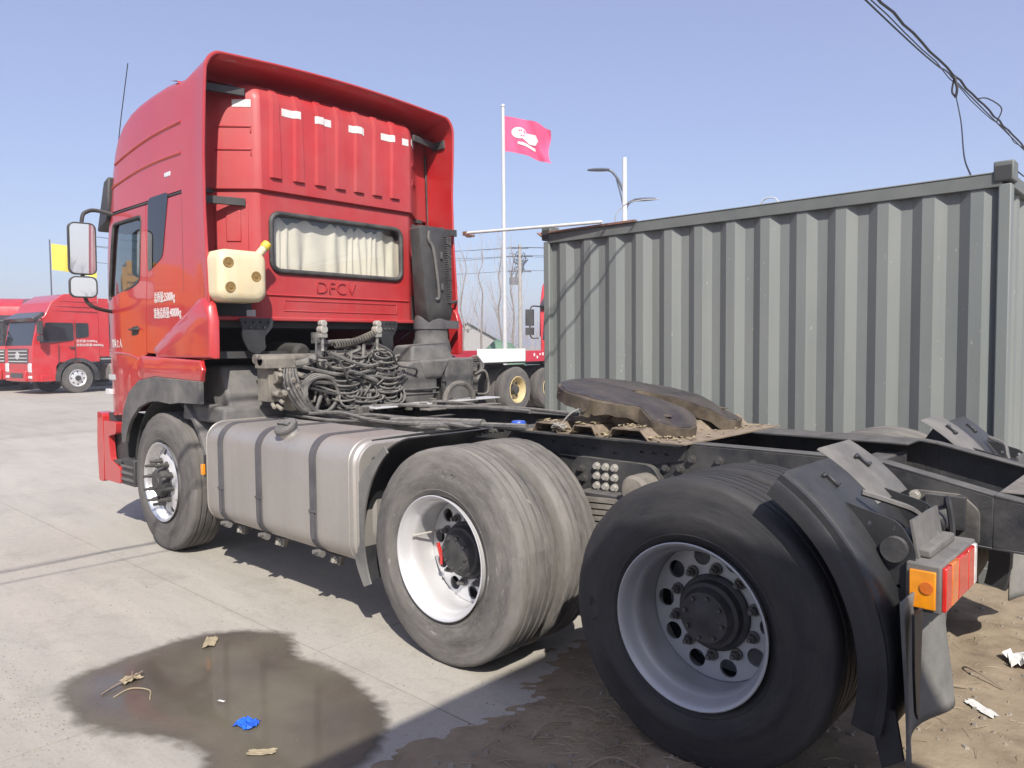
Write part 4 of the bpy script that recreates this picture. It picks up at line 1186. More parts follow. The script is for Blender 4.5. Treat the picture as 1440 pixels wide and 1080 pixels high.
for s in (1, -1):
    for (x0, z0), (x1, z1) in (((4.10, 3.17), (5.34, 3.07)), ((4.10, 2.95), (5.42, 2.885))):
        mb = MB()
        pts = []
        for i in range(15):
            t = i/14; x = x0+(x1-x0)*t; z = z0+(z1-z0)*t+.03*math.sin(t*PI)
            yl = side_y(x, 2.69); zt = [b+(a-b)*0 for a, b in ((0, 0),)][0]
            # height of the roof at x
            for (xa, za), (xb_, zb) in zip(stations, stations[1:]):
                if xa <= x <= xb_: zt = za+(zb-za)*(x-xa)/(xb_-xa)
            r_ = min(.085, max(.004, (zt-2.69)*.45)); k = (z-2.685)/max(.05, (zt-r_-2.685))
            y = yl-.018*min(1, k)
            if k > 1: y -= .004+(k-1)*.02
            pts.append((x, s*(y-.002), z))
        mb.tube(pts, .013, 8); part('pressed_line', mb, 'red', roof)
    part('side_marker', MB().box((4.33, s*1.158, 2.83), (.10, .012, .035)), 'clearlens', roof, bevel=.005)
for s in (1, -1):
    part('fairing_seam', MB().tube([side_fn(s, -.006)(4.088, z, 0) for z in (1.96, 2.2, 2.5, 2.8, 3.1, 3.32)], .009, 6), 'seal', TR)
# antenna
an = MB(); an.cyl((5.44, 1.11, 2.95), (5.42, 1.11, 3.12), .014, .010, 10); an.tube([(5.42, 1.11, 3.1), (5.30, 1.10, 3.48), (5.16, 1.09, 3.86)], .004, 6)
part('antenna', an, 'wire', TR)
# ---- front (not seen from behind, closes the cab)
fr = MB()
fr.loft([[(5.80-.03*abs(t)**3, 1.06*t, z) for t in [i/8-1 for i in range(17)]] for z in (.98, 1.3, 1.6, 1.93)])
fr.box((5.86, 0, .70), (.16, 2.0, .52))
part('front_panel', fr, 'red', TR, smooth=50)
ws = MB(); ws.loft([[(x-.05*abs(t)**3, w_*t, z) for t in [i/8-1 for i in range(17)]] for x, w_, z in ((5.78, 1.06, 1.94), (5.64, 1.08, 2.30), (5.49, 1.10, 2.66))])
part('windscreen', ws, 'glass', TR, smooth=60)
# ---- inside of the cab
fl = MB(); fl.box((4.80, 0, 1.50), (1.90, 2.16, .05)); fl.box((4.10, 0, 1.85), (.45, 2.1, .30)); fl.box((4.8, 0, 2.70), (1.5, 2.1, .03)); fl.box((5.62, 0, 1.72), (.26, 1.8, .42))
fl.box((4.15, 0, 2.3), (.02, 2.2, .9))
part('cab_interior', fl, 'interior', TR)
for y in (.55, -.55):
    st = MB(); st.box((4.72, y, 1.85), (.50, .50, .18)); st.box((4.48, y, 2.20), (.14, .48, .60), Matrix.Rotation(R(-10), 3, 'Y')); st.box((4.42, y, 2.56), (.10, .26, .20))
    part('seat', st, 'pleather' if y < 0 else 'interior', TR, bevel=.05, seg=3)
sw = MB(); sw.lathe([(-.014, .21), (0, .226), (.014, .21), (0, .196)], 32, closed=True); sw.box((0, 0, 0), (.40, .02, .05)); sw.cyl((0, 0, 0), (0, -.3, -.05), .03, None, 10)
part('steering_wheel', sw, 'interior', TR, loc=(5.28, .55, 2.10), rot=(R(90), 0, R(-90)), label=None).rotation_euler = (R(60), 0, R(-90))
# tassels along the top of the windows
tb_ = MB(); 
for i in range(26):
    x = 4.80+.022*i
    tb_.add([(x, -1.08, 2.60), (x+.020, -1.08, 2.60), (x+.010, -1.08, 2.44-.03*(i % 3))], [(0, 1, 2)])
for i in range(24):
    x = 4.84+.022*i
    tb_.add([(x, 1.09, 2.60), (x+.020, 1.09, 2.60), (x+.010, 1.09, 2.49-.02*(i % 2))], [(0, 1, 2)])
part('tassel_fringe', tb_, 'curtain', TR, stuff=True)
# ---- roof and side fairing round the back of the cab
fz = [(1.17, 1.50), (1.172, 1.75), (1.172, 2.1), (1.17, 2.5), (1.165, 2.9), (1.16, 3.25), (1.155, 3.40)]
def rear_x(z): return 3.70 + .05*math.exp(-((z-2.75)/.6)**2)
path = list(fz)
for k in range(1, 8):
    a = R(90*k/7); path.append((1.155-.115*(1-math.cos(a)), 3.44+.15*math.sin(a)))
n0 = len(path)
for i in range(1, 9): path.append((1.04-1.04*i/8, 3.59+.04*math.sin(i/8*PI/2)))
full = path+[(-y, z) for y, z in reversed(path[:-1])]
def ring_at(dx, inset):
    out = []
    for y, z in full:
        sy = 1 if y > 0 else -1
        cy = max(0, abs(y)-0)
        yy = y - sy*inset*(1 if abs(y) > 1.0 else 0); zz = z-(inset if z > 3.45 else 0)
        x0 = rear_x(z)
        fw = 4.085 if z < 3.2 else 4.085-.03*min(1, (z-3.2)/.25)
        out.append((x0+(fw-x0)*dx, yy, zz - dx*.085*max(0, min(1, (z-3.38)/.16))))
    return out
fm = MB(); fm.loft([ring_at(1, .014), ring_at(.5, .014), ring_at(0.012, .016), ring_at(0, .012), ring_at(-.004, .006), ring_at(0, .0), ring_at(.04, -.003), ring_at(.08, 0), ring_at(.5, 0), ring_at(1, 0)], closed=False)
fair = part('roof_fairing', fm, 'red', TR, smooth=38)
for s in (1, -1):
    for z in (3.40, 2.615) if s > 0 else (3.38, 2.60):
        b_ = MB()
        A = chamfer_pt(s, .16, z, .012); B = Vector((3.835, s*1.145, z+.0))
        B = Vector((A.x+.10, s*1.145, z))
        for dz in (-.03, .03):
            pass
        d = (B-A); n = Vector((-d.y, d.x, 0)).normalized()*.012
        b_.hexa([A-n+Vector((0, 0, -.028)), B-n+Vector((0, 0, -.028)), B+n+Vector((0, 0, -.028)), A+n+Vector((0, 0, -.028))], [A-n+Vector((0, 0, .028)), B-n+Vector((0, 0, .028)), B+n+Vector((0, 0, .028)), A+n+Vector((0, 0, .028))])
        b_.box(B+Vector((-.05, -s*.01, 0)), (.16, .02, .075))
        br_ = part('fairing_bracket', b_, 'blackplastic', fair, bevel=.004)
# ---- writing on the side
def side_text(body, size, x, z, sx, parent, m='white', off=.0025, bold=.0, slant=0):
    me = text_mesh('lettering', body, size, m, .0006, bold=bold, sx=sx)
    for v in me.vertices:
        u = x - v.co.x; w_ = z+v.co.y
        v.co = (u, side_y(u, w_)+off+v.co.z, w_)
    # seen from the left the nose points left, so reading runs towards -x
    return link('lettering', me, parent)
LS = [o for o in TR.children if o.name.startswith('side_panel')][0]
LD = [o for o in TR.children if o.name.startswith('door') and 'handle' not in o.name][0]
side_text('总质量:25000kg', .088, 4.60, 1.905, .62, LS, bold=.0004)
side_text('准拖总质量:40000kg', .088, 4.615, 1.785, .62, LS, bold=.0004)
side_text('驾乘 2 人', .082, 5.53, 1.565, .80, LD)
part('badge', MB().box((5.50, 1.148, 1.31), (.26, .008, .045)), 'galv', LD, bevel=.003)
# ================================================================== BEHIND THE CAB
# cream water tank bolted to the back wall
jb = MB(); loops = []
for x, i in ((3.545, .06), (3.553, .03), (3.57, .008), (3.60, 0), (3.78, 0), (3.81, .01), (3.825, .05)):
    loops.append([(x, y, z) for y, z in rrect(.812+i, 1.868+i, 1.170-i, 2.225-i, .07, 6)])
jb.loft(loops, closed=True, caps=True)
jug = part('water_tank', jb, 'jug', TR, smooth=50)
for y, z in ((1.105, 2.13), (.905, 2.045), (1.095, 1.965)):
    b_ = MB(); b_.lathe([(-.02, .037), (.002, .037), (.004, .034), (.0022, .027), (.0022, .013), (.007, .011), (.007, 0)], 20)
    part('bolt_recess', b_, 'boss', jug, loc=(3.546, y, z), rot=(0, 0, R(90)))
nk = MB(); nk.cyl((3.66, .83, 2.20), (3.66, .775, 2.265), .03, .028, 14); part('neck', nk, 'jug', jug)
ck = MB(); ck.cyl((3.66, .778, 2.262), (3.66, .745, 2.30), .034, .033, 14); part('cap', ck, 'yellowcap', jug, bevel=.004)
part('tank_mount', MB().box((3.86, .96, 2.02), (.10, .30, .30)), 'blackplastic', TR)
# air intake: tall flat snorkel on the right corner
sn = MB(); secs = []
for z, y0, y1, x0, x1 in ((1.77, -.72, -.98, 3.60, 3.76), (1.84, -.68, -.98, 3.57, 3.74), (1.92, -.668, -.97, 3.565, 3.73), (2.1, -.65, -.955, 3.565, 3.72), (2.40, -.615, -.93, 3.565, 3.70), (2.545, -.605, -.915, 3.57, 3.70), (2.575, -.63, -.90, 3.585, 3.69)):
    secs.append([(x, y, z) for x, y in rpoly([(x0, y0), (x0, y1), (x1, y1), (x1, y0)], .018, 2)])
sn.loft(secs, closed=True, caps=True)
sno = part('air_intake', sn, 'blackplastic', TR, smooth=25)
rdg = MB(); rdg.tube(curve([(3.557, -.70, 2.53), (3.552, -.695, 2.45), (3.548, -.745, 2.36), (3.548, -.80, 2.0), (3.56, -.775, 1.95)], 5), .014, 6); part('raised_line', rdg, 'greyplastic', sno)
for z in (2.33, 2.06):
    part('boss', MB().box((3.557, -.84-.02*(2.33-z), z), (.02, .022, .06)), 'strap', sno, bevel=.005)
te = MB()
for i in range(30):
    z = 2.50-.0195*i; te.box((3.558, -.895-.0012*i, z), (.018, .035, .008))
part('grille_teeth', te, 'greyplastic', sno, stuff=True)
gb = MB(); gb.box((3.72, -.985, 2.24), (.16, .11, .56)); part('intake_grille', gb, 'seal', sno, bevel=.006)
for i in range(5):
    z = 2.46-.10*i; part('grille_bar', MB().box((3.635, -.985, z), (.006, .10, .008), Matrix.Rotation(R(25), 3, 'X')), 'hose', sno)
part('stay', MB().box((3.70, -1.0, 2.56), (.03, .30, .06), Matrix.Rotation(R(-3), 3, 'X')), 'blackplastic', sno, bevel=.004)
part('stay', MB().tube([(3.66, -1.0, 1.93), (3.70, -1.15, 1.955)], .014, 6), 'blackplastic', sno)
co = MB(); co.loft([[(3.71+a*math.cos(2*PI*i/24), -.85+b_*math.sin(2*PI*i/24), z) for i in range(24)] for z, a, b_ in ((1.86, .10, .15), (1.79, .12, .165), (1.775, .125, .17), (1.765, .12, .165), (1.75, .125, .17), (1.735, .12, .165), (1.715, .125, .17), (1.70, .12, .165), (1.62, .12, .165), (1.60, .13, .175), (1.5, .14, .2))], closed=True, caps=True)
part('intake_collar', co, 'greyplastic', sno, smooth=50)
cl = MB(); cl.loft([[(3.71+.130*math.cos(2*PI*i/24), -.85+.176*math.sin(2*PI*i/24), z) for i in range(24)] for z in (1.70, 1.78)], closed=True); cl.box((3.60, -.99, 1.74), (.02, .16, .07)); part('clamp', cl, 'strap', sno)
# air cleaner housing
af = MB(); af.box((3.58, -.90, 1.24), (.36, .34, .42)); af.cyl((3.40, -.44, 1.24), (3.78, -.44, 1.24), .20, None, 28)
aco = part('air_cleaner', af, 'greyplastic', TR, bevel=.02, seg=3)
tpz = MB(); tpz.hexa([(3.40, -.36, 1.42), (3.40, -.86, 1.42), (3.72, -.86, 1.42), (3.72, -.36, 1.42)], [(3.46, -.42, 1.56), (3.46, -.80, 1.58), (3.70, -.80, 1.58), (3.70, -.42, 1.56)])
tpz.hexa([(3.385, -.50, 1.28), (3.385, -.68, 1.28), (3.6, -.68, 1.28), (3.6, -.50, 1.28)], [(3.385, -.44, 1.44), (3.385, -.78, 1.44), (3.6, -.78, 1.44), (3.6, -.44, 1.44)])
part('cover', tpz, 'greyplastic', aco, bevel=.025, seg=3)
for z in (1.17, 1.21):
    t_ = MB(); t_.tube([(3.395, -.44+.205*math.cos(R(a)), z-.005+.0*a) for a in (0, 60, 90, 120, 180)], .006, 6); part('raised_line', t_, 'greyplastic', aco)
lt = MB(); lt.box((3.395, -.695, 1.19), (.02, .025, .24)); lt.box((3.38, -.695, 1.27), (.02, .04, .03)); part('latch', lt, 'bolt_dark', aco)
for y in (-1.0, -.80): part('raised_line', MB().box((3.397, y, 1.23), (.012, .012, .38)), 'greyplastic', aco, bevel=.004)
rk = MB(); rk.box((3.47, -1.12, 1.22), (.02, .10, .34)); 
for z in (1.34, 1.24, 1.14): rk.box((3.45, -1.12, z), (.03, .05, .03))
rk.tube(curve([(3.45, -1.12, 1.30), (3.43, -1.22, 1.33), (3.43, -1.27, 1.25), (3.43, -1.26, 1.13), (3.45, -1.15, 1.12)], 5), .012, 7)
part('filter_bracket', rk, 'frame_dusty', TR, bevel=.003)
for k in range(4):
    h = MB(); h.tube(curve([(3.5, -1.05-.03*k, 1.42), (3.46, -1.16-.02*k, 1.46-.02*k), (3.45, -1.20-.01*k, 1.36), (3.46, -1.15, 1.28-.02*k)], 5), .009, 6); part('hose', h, 'hose', TR)
# cab support plates
for y, w_ in ((.80, .27), (-.40, .20)):
    p_ = MB(); p_.panel(rpoly([(y+w_/2, 1.765), (y-w_/2, 1.765), (y-w_/2+.01, 1.70), (y-w_*.22, 1.63), (y-w_*.25, 1.54), (y, 1.50), (y+w_*.25, 1.53), (y+w_*.42, 1.62), (y+w_*.42, 1.70)], .02), [circ((y+q*w_, 1.735), .008, 8) for q in (-.32, -.1, .12, .34)], lambda u, v, d: (3.74+d, u, v), .02)
    bp_ = part('cab_support', p_, 'fender', TR, bevel=.003)
    for q in (-.2, .0, .2): part('bolt', MB().cyl((3.74, y+q*w_, 1.70), (3.728, y+q*w_, 1.70), .010, None, 6), 'bolt_dark', bp_)
# engine bay: dark masses
en = MB(); en.box((4.55, 0, 1.05), (1.3, .75, .60)); en.box((3.9, -.05, .98), (.5, .62, .50)); en.cyl((3.6, 0, .92), (4.0, 0, .95), .25, .30, 20)
en.box((3.95, .30, 1.33), (.25, .5, .22)); en.box((4.05, -.30, 1.35), (.3, .5, .2)); en.cyl((3.75, .42, 1.50), (4.2, .42, 1.52), .08, None, 14)
part('engine', en, 'engine', TR, bevel=.03)
wall_ = MB(); wall_.box((4.25, 0, 1.30), (.02, 1.9, .40)); part('heat_shield', wall_, 'engine', TR)
# rear cab cross tube with air-spring units
part('cab_cross_tube', MB().cyl((3.70, .85, 1.47), (3.70, -.75, 1.47), .035, None, 12), 'frame_dusty', TR)
# catwalk strip and brackets over the rails
part('walkway_plate', MB().box((3.15, -.40, 1.108), (.16, 1.40, .012), Matrix.Rotation(R(4), 3, 'Z')), 'galv', TR, bevel=.004)
part('walkway_plate', MB().box((2.75, -.30, 1.098), (.10, .75, .012)), 'frame_dusty', TR, bevel=.004)
ar = MB(); ar.tube([(3.12, -.62+.16*math.cos(R(a)), 1.11+.14*math.sin(R(a))) for a in range(0, 181, 15)], .022, 8); part('hoop', ar, 'frame_dusty', TR)
# valve block on the left
vb = MB(); rnd = random.Random(8)
vb.box((3.55, .77, 1.30), (.16, .20, .26)); vb.box((3.50, .80, 1.44), (.14, .24, .07)); vb.cyl((3.50, .92, 1.46), (3.50, .66, 1.46), .04, None, 14)
vb.cyl((3.46, .70, 1.34), (3.46, .84, 1.34), .045, None, 14); vb.cyl((3.45, .73, 1.20), (3.45, .73, 1.38), .035, None, 12); vb.box((3.50, .66, 1.16), (.12, .10, .12))
for k in range(14):
    c = (3.44+rnd.uniform(-.03, .06), .66+rnd.uniform(0, .22), 1.12+rnd.uniform(0, .32)); vb.cyl(c, (c[0]-.05, c[1]+rnd.uniform(-.03, .03), c[2]+rnd.uniform(-.03, .03)), rnd.uniform(.012, .024), None, 8)
part('valve_block', vb, 'spring', TR, bevel=.008)
eb = MB(); eb.tube(curve([(3.55, .62, 1.42), (3.5, .55, 1.44), (3.5, .44, 1.50), (3.52, .43, 1.62)], 5), .035, 10); eb.cyl((3.52, .43, 1.58), (3.52, .43, 1.66), .055, None, 16)
part('elbow_pipe', eb, 'hose', TR)
# loops, coils and loose air lines
HC = [0]
def hose(pts, r, m='hose', n=6, k=7):
    HC[0] += 1
    if HC[0] % 5 == 0: m = 'seal'
    if HC[0] % 9 == 4: m = 'blackplastic'
    h = MB(); h.tube(curve(pts, n), r, k); return part('hose', h, m, TR)
rnd = random.Random(21)
for k in range(4):                                              # big loop hanging on the left
    r = .135+.012*k; pts = [(3.38+.012*k+.01*math.sin(a*2), .50+r*math.cos(a)+rnd.uniform(-.006, .006), 1.205+r*.95*math.sin(a)) for a in [2*PI*i/14 for i in range(15)]]
    hose(pts, .014)
for k in range(5):
    hose([(3.45, .76-.02*k, 1.42), (3.40, .79-.03*k, 1.28), (3.38, .70-.03*k, 1.12), (3.40, .55-.02*k, 1.075), (3.44, .40-.04*k, 1.07)], .012)
def coil(y, z0, z1, r, turns, x=3.40, tilt=0, tube_r=.0085, seed=0):
    q = random.Random(seed); pts = []
    n = int(turns*12)
    for i in range(n+1):
        t = i/n; a = 2*PI*turns*t
        rr = r*(1+.18*math.sin(a*.31+seed)+q.uniform(-.03, .03))
        pts.append((x+.55*rr*math.sin(a), y+rr*math.cos(a)+tilt*(t-.5)+.012*math.sin(a*.5), z1+(z0-z1)*t+.028*math.sin(a)+.012*math.sin(a*.23)))
    h = MB(); h.tube(curve(pts, 2), tube_r, 6); return part('coiled_hose', h, 'hose', TR, smooth=60)
coil(.29, 1.10, 1.44, .105, 9, tilt=-.06, seed=1)
coil(.10, 1.18, 1.52, .095, 7, x=3.46, seed=2, tilt=-.05)
coil(-.11, 1.22, 1.50, .10, 9, tilt=-.07, seed=3)
coil(-.10, 1.10, 1.26, .085, 6, x=3.38, seed=4)
coil(.14, 1.08, 1.20, .12, 5, x=3.36, seed=5, tilt=.05)
for k in range(12):                                              # hanging bottoms of the coils: tilted rings
    c = Vector((3.37+rnd.uniform(-.02, .03), rnd.choice((.17, -.13, .26))+rnd.uniform(-.04, .04), 1.14+rnd.uniform(0, .1))); r = rnd.uniform(.06, .11); tl = rnd.uniform(-.5, .5)
    hose([(c.x+.03*math.sin(a), c.y+r*math.cos(a), c.z+r*(.75*math.sin(a)+.2*tl*math.cos(a))) for a in [2*PI*i/10+tl for i in range(11)]], .0085)
# sprung line across the top
sp_ = MB(); pts = []
for i in range(16*9):
    t = i/(16*9-1); a = t*16*2*PI
    pts.append((3.47+.024*math.cos(a), .33-.38*t, 1.565+.095*t+.024*math.sin(a)-.02*math.sin(PI*t)))
sp_.tube(pts, .008, 6); part('coiled_hose', sp_, 'spring', TR, smooth=60)
sp_ = MB(); pts = []
for i in range(7*9):
    t = i/(7*9-1); a = t*7*2*PI; pts.append((3.45+.028*math.cos(a), -.10+.028*math.sin(a)-.03*t, 1.56-.16*t))
sp_.tube(pts, .008, 6); part('coiled_hose', sp_, 'hose', TR, smooth=60)
# couplings standing on posts
for y, z in ((.43, 1.68), (-.07, 1.685)):
    g_ = MB(); g_.cyl((3.47, y, z-.16), (3.47, y, z+.02), .013, None, 10); g_.cyl((3.44, y, z), (3.50, y, z), .032, None, 14); g_.cyl((3.44, y, z+.045), (3.49, y, z+.045), .026, None, 14); g_.box((3.47, y, z-.045), (.05, .06, .03))
    part('air_coupling', g_, 'bolt', TR, bevel=.003)
part('coupling_bar', MB().tube([(3.50, .46, 1.58), (3.50, .10, 1.60), (3.50, -.12, 1.62)], .018, 8), 'hose', TR)
# loose lines
for k in range(34):
    y0 = rnd.uniform(-.15, .6); y1 = y0+rnd.gauss(-.05, .22); x = rnd.uniform(3.36, 3.55)
    z0 = rnd.uniform(1.35, 1.60); z1 = rnd.uniform(1.06, 1.35)
    hose([(x, y0, z0), (x-.04+rnd.uniform(-.05, .03), y0+rnd.uniform(-.1, .1), z0-.08+rnd.uniform(-.05, .08)), (x-.03, (y0+y1)/2+rnd.uniform(-.1, .1), (z0+z1)/2+rnd.uniform(-.06, .06)), (x-.05, y1+rnd.uniform(-.08, .08), z1+rnd.uniform(-.03, .1)), (x+.05, y1, z1)], rnd.choice((.007, .009, .009, .012, .015)), k=6, n=5)
for k in range(9):                                               # lines crossing sideways
    z = rnd.uniform(1.25, 1.52); y0 = rnd.uniform(.3, .7); y1 = rnd.uniform(-.4, .0); s_ = rnd.uniform(.02, .12)
    hose([(3.42, y0, z), (3.38, y0*.7+y1*.3, z-s_*.8), (3.37, (y0+y1)/2, z-s_), (3.38, y0*.3+y1*.7, z-s_*.7), (3.43, y1, z+rnd.uniform(-.05, .05))], rnd.choice((.008, .011, .014)), k=6)
for k in range(3):
    hose([(3.42, -.30-.02*k, 1.36-.03*k), (3.38, -.22, 1.33-.03*k), (3.37, -.14, 1.24), (3.38, -.15+.02*k, 1.12)], .014)
bl = MB()
for k in range(26):
    y = rnd.uniform(-.3, .62); z = rnd.uniform(1.06, 1.30); bl.box((3.60+rnd.uniform(-.04, .05), y, z), (.07, rnd.uniform(.03, .09), rnd.uniform(.03, .09)))
bl.box((3.62, .15, 1.14), (.06, .9, .05)); bl.box((3.46, -.17, 1.10), (.06, .07, .09)); bl.box((3.46, -.27, 1.10), (.06, .07, .08))
part('valve_bank', bl, 'engine', TR, bevel=.006)
# gear-shift rods and brackets down on the deck behind the hoses
for k in range(10):
    y = .45-.12*k+rnd.uniform(-.03, .03); part('rail_bracket', MB().box((3.30+rnd.uniform(-.3, .1), y, 1.10), (.05, .04, .05)), 'frame_dusty', TR, bevel=.004)
hose([(3.3, .2, 1.10), (3.0, .05, 1.12), (2.7, -.1, 1.11), (2.4, -.15, 1.12), (1.9, -.1, 1.12)], .016)
hose([(3.3, -.3, 1.10), (2.9, -.35, 1.12), (2.5, -.3, 1.11), (2.1, -.25, 1.12), (1.6, -.22, 1.11)], .013)
# ================================================================== CONTAINER
CX0, CX1, CY = -.44, 3.30, -1.90
ct = thing('shipping_container', 'grey-green corrugated steel container standing beside the tractor', 'container', (1.43, -3.1, 0))
def cpart(name, mb, m, **k):
    mb.xform(Matrix.Translation((-1.43, 3.1, 0))); return part(name, mb, m, ct, **k)
def corrugated(x0, x1, y, dy, z0, z1):
    P = .2775; pts = []
    x = x0+.02
    pts.append((x0, y-dy)); pts.append((x, y-dy)); x += .068
    while x < x1-.10:
        for dx, d in ((.072, 0), (.068, 0), (.070, 1), (.0675, 1)):
            if x < x1-.02: pts.append((x, y-(dy if d == 1 else 0)))
            x += dx
    pts.append((x1, pts[-1][1]))
    mb = MB(); n = len(pts)
    vs = [(a, b, z0) for a, b in pts]+[(a, b, z1) for a, b in pts]
    mb.add(vs, [(i, i+1, n+i+1, n+i) for i in range(n-1)])
    return mb
cpart('corrugated_wall', corrugated(CX0+.06, CX1-.05, CY-.012, .036, .14, 2.505), 'container', smooth=0)
tr_ = MB(); tr_.box(((CX0+CX1)/2, CY-.03, 2.545), (CX1-CX0-.10, .06, .085)); tr_.box(((CX0+CX1)/2, CY-.015, 2.592), (CX1-CX0-.10, .04, .010))
cpart('top_rail', tr_, 'container_dark', bevel=.006)
cpart('bottom_rail', MB().box(((CX0+CX1)/2, CY-.03, .09), (CX1-CX0-.1, .06, .14)), 'container_dark', bevel=.006)
for x, y in ((CX0, CY), (CX1, CY), (CX0, CY-2.4), (CX1, CY-2.4)):
    s = 1 if x == CX0 else -1; t = -1 if y == CY else 1
    cpart('corner_post', MB().box((x+s*.035, y+t*.045, 1.31), (.07, .09, 2.42)), 'container', bevel=.008)
    cc = MB(); cc.box((x+s*.042, y+t*.055, 2.595), (.11, .135, .125)); cco = cpart('corner_casting', cc, 'container_dark', bevel=.01)
    cpart('corner_casting', MB().box((x+s*.06, y+t*.055, .06), (.15, .135, .12)), 'container_dark', bevel=.01)
    ho = MB(); ho.box((x+s*.042, y+(.0135 if t < 0 else -.0135), 2.585), (.085, .002, .085)); cpart('dark_hole_plate', ho, 'interior')  # thin dark plate, coloured as the shade inside the hole
rt = MB(); n = 28
rs = []
for i in range(n*4+1):
    x = CX0+.1+(CX1-CX0-.2)*i/(n*4); z = 2.575+(.018 if (i//2) % 2 else 0)
    rs.append([(x, CY-.05, z), (x, CY-2.35, z)])
rt.loft(rs); cpart('roof', rt, 'container_dark', smooth=0)
cpart('corrugated_wall', corrugated(CX0+.06, CX1-.05, CY-2.39, -.036, .14, 2.505), 'container', smooth=0)
# end walls
for x, s in ((CX0, 1), (CX1, -1)):
    ed = MB(); pts = []
    y = CY-.09
    while y > CY-2.3:
        for q, d in ((0, 0), (.09, 0), (.14, 1), (.23, 1)): pts.append((x+s*(.03+.03*d), y-q))
        y -= .28
    m_ = len(pts); ed.add([(a, b, .15) for a, b in pts]+[(a, b, 2.5) for a, b in pts], [(i, i+1, m_+i+1, m_+i) for i in range(m_-1)])
    cpart('end_wall', ed, 'container', smooth=0)
    cpart('end_header', MB().box((x+s*.04, CY-1.2, 2.545), (.075, 2.22, .085)), 'container_dark', bevel=.006)
    cpart('end_sill', MB().box((x+s*.04, CY-1.2, .08), (.075, 2.22, .13)), 'container_dark', bevel=.006)
gt = MB()
gt.box((CX0+.15, CY-.03, 2.645), (.06, .05, .045)); 
# drip plate at the far end, bent out and rusted
dp = MB(); dp.hexa([(CX1-.02, CY+.01, 2.54), (CX1+.05, CY+.03, 2.60), (CX1+.03, CY-.10, 2.62), (CX1-.05, CY-.06, 2.56)], [(CX1-.015, CY+.012, 2.55), (CX1+.055, CY+.035, 2.61), (CX1+.035, CY-.10, 2.63), (CX1-.045, CY-.06, 2.57)])
cpart('bent_plate', dp, 'rust')
cpart('roof_flashing', MB().box((2.75, CY-.005, 2.602), (.95, .05, .018)), 'rust')
# a hose loop and wire ends standing on the roof
# white pole lying along the roof edge and sticking out past the end
pl = thing('roof_pole', 'white steel pole lying on the container roof and sticking out past its far end', 'pole', (3.4, -1.80, 2.63))
pm = MB(); pm.cyl((-.80, -.07, -.004), (.80, .04, .055), .014, .014, 10); part('pole', pm, 'white', pl)
pe = MB(); pe.box((.80, .04, .05), (.045, .05, .04)); pe.box((.74, .04, .02), (.08, .05, .02)); part('end_bracket', pe, 'rust', pl)
wl = MB(); wl.tube(curve([(2.55, -2.0, 2.59), (2.54, -2.0, 2.70), (2.45, -2.02, 2.78), (2.30, -2.05, 2.80), (2.15, -2.08, 2.79)], 5), .005, 5)
tag(part('bent_wire', wl, 'galv'), 'thin wire curling up from the container roof below the street lamp', 'wire')
wl = MB(); wl.tube(curve([(1.2, -1.95, 2.59), (1.15, -1.95, 2.64), (1.08, -1.95, 2.64), (1.04, -1.95, 2.60)], 5), .006, 5)
tag(part('lifting_loop', wl, 'galv'), 'small wire loop on the middle of the container roof edge', 'wire')

# ================================================================== OVERHEAD WIRES
def sag(p0, p1, s, n=40, wob=0, seed=0):
    q = random.Random(seed); out = []
    for i in range(n+1):
        t = i/n; p = Vector(p0).lerp(Vector(p1), t); p.z -= s*4*t*(1-t)
        out.append(p+Vector((q.uniform(-wob, wob), 0, q.uniform(-wob, wob))))
    return out
wa = MB(); wa.tube(sag((.885, 16, 4.58), (.86, -34, 4.54), .0, 160, .012, 1), .013, 6)
tag(part('overhead_cable', wa, 'wire'), 'upper thick black overhead cable bundle crossing the top right sky', 'cable')
wa = MB(); wa.tube(sag((.93, 16, 4.55), (.90, -34, 4.57), .0, 90, .02, 2), .006, 5)
tag(part('overhead_cable', wa, 'wire'), 'thin strand twisted along the thick overhead cable', 'cable')
wa = MB(); wa.tube(curve([(.785, 16, 4.34), (.785, 4, 4.32), (.78, -2, 4.32), (.775, -4.2, 4.33), (.78, -5.2, 4.37), (.85, -6.1, 4.50), (.87, -9, 4.51), (.86, -34, 4.51)], 10), .008, 6)
tag(part('overhead_cable', wa, 'wire'), 'lower thin overhead cable joining the bundle at the hanging clip', 'cable')
wa = MB(); wa.tube(curve([(.86, -6.2, 4.54), (.83, -6.2, 4.40), (.845, -6.21, 4.30)], 4), .016, 6); wa.tube(curve([(.86, -6.2, 4.52), (.88, -6.2, 4.38), (.845, -6.21, 4.31)], 4), .012, 6)
tag(part('cable_clip', wa, 'wire'), 'dark clip hanging where the overhead cables meet', 'cable clip')
wa = MB(); wa.tube(curve([(.845, -6.2, 4.34), (.50, -4.9, 3.70), (.10, -3.2, 3.0), (-.20, -2.0, 2.61)], 8), .006, 5)
tag(part('drop_wire', wa, 'wire'), 'thin wire dropping from the cable clip to the container roof', 'cable')
wa = MB(); wa.tube(curve([(.86, -20, 4.5), (.4, -12, 3.7), (-.2, -4.2, 2.9), (-.40, -2.2, 2.66)], 8), .005, 5)
tag(part('drop_wire', wa, 'wire'), 'thin wire dropping to the top corner of the container', 'cable')
wa = MB(); wa.tube(curve([(.86, -7.3, 4.54), (.80, -7.6, 4.60), (.72, -8.0, 4.55), (.84, -8.4, 4.49)], 5), .008, 5)
tag(part('cable_loop', wa, 'wire'), 'small slack loop on the overhead cable bundle', 'cable')

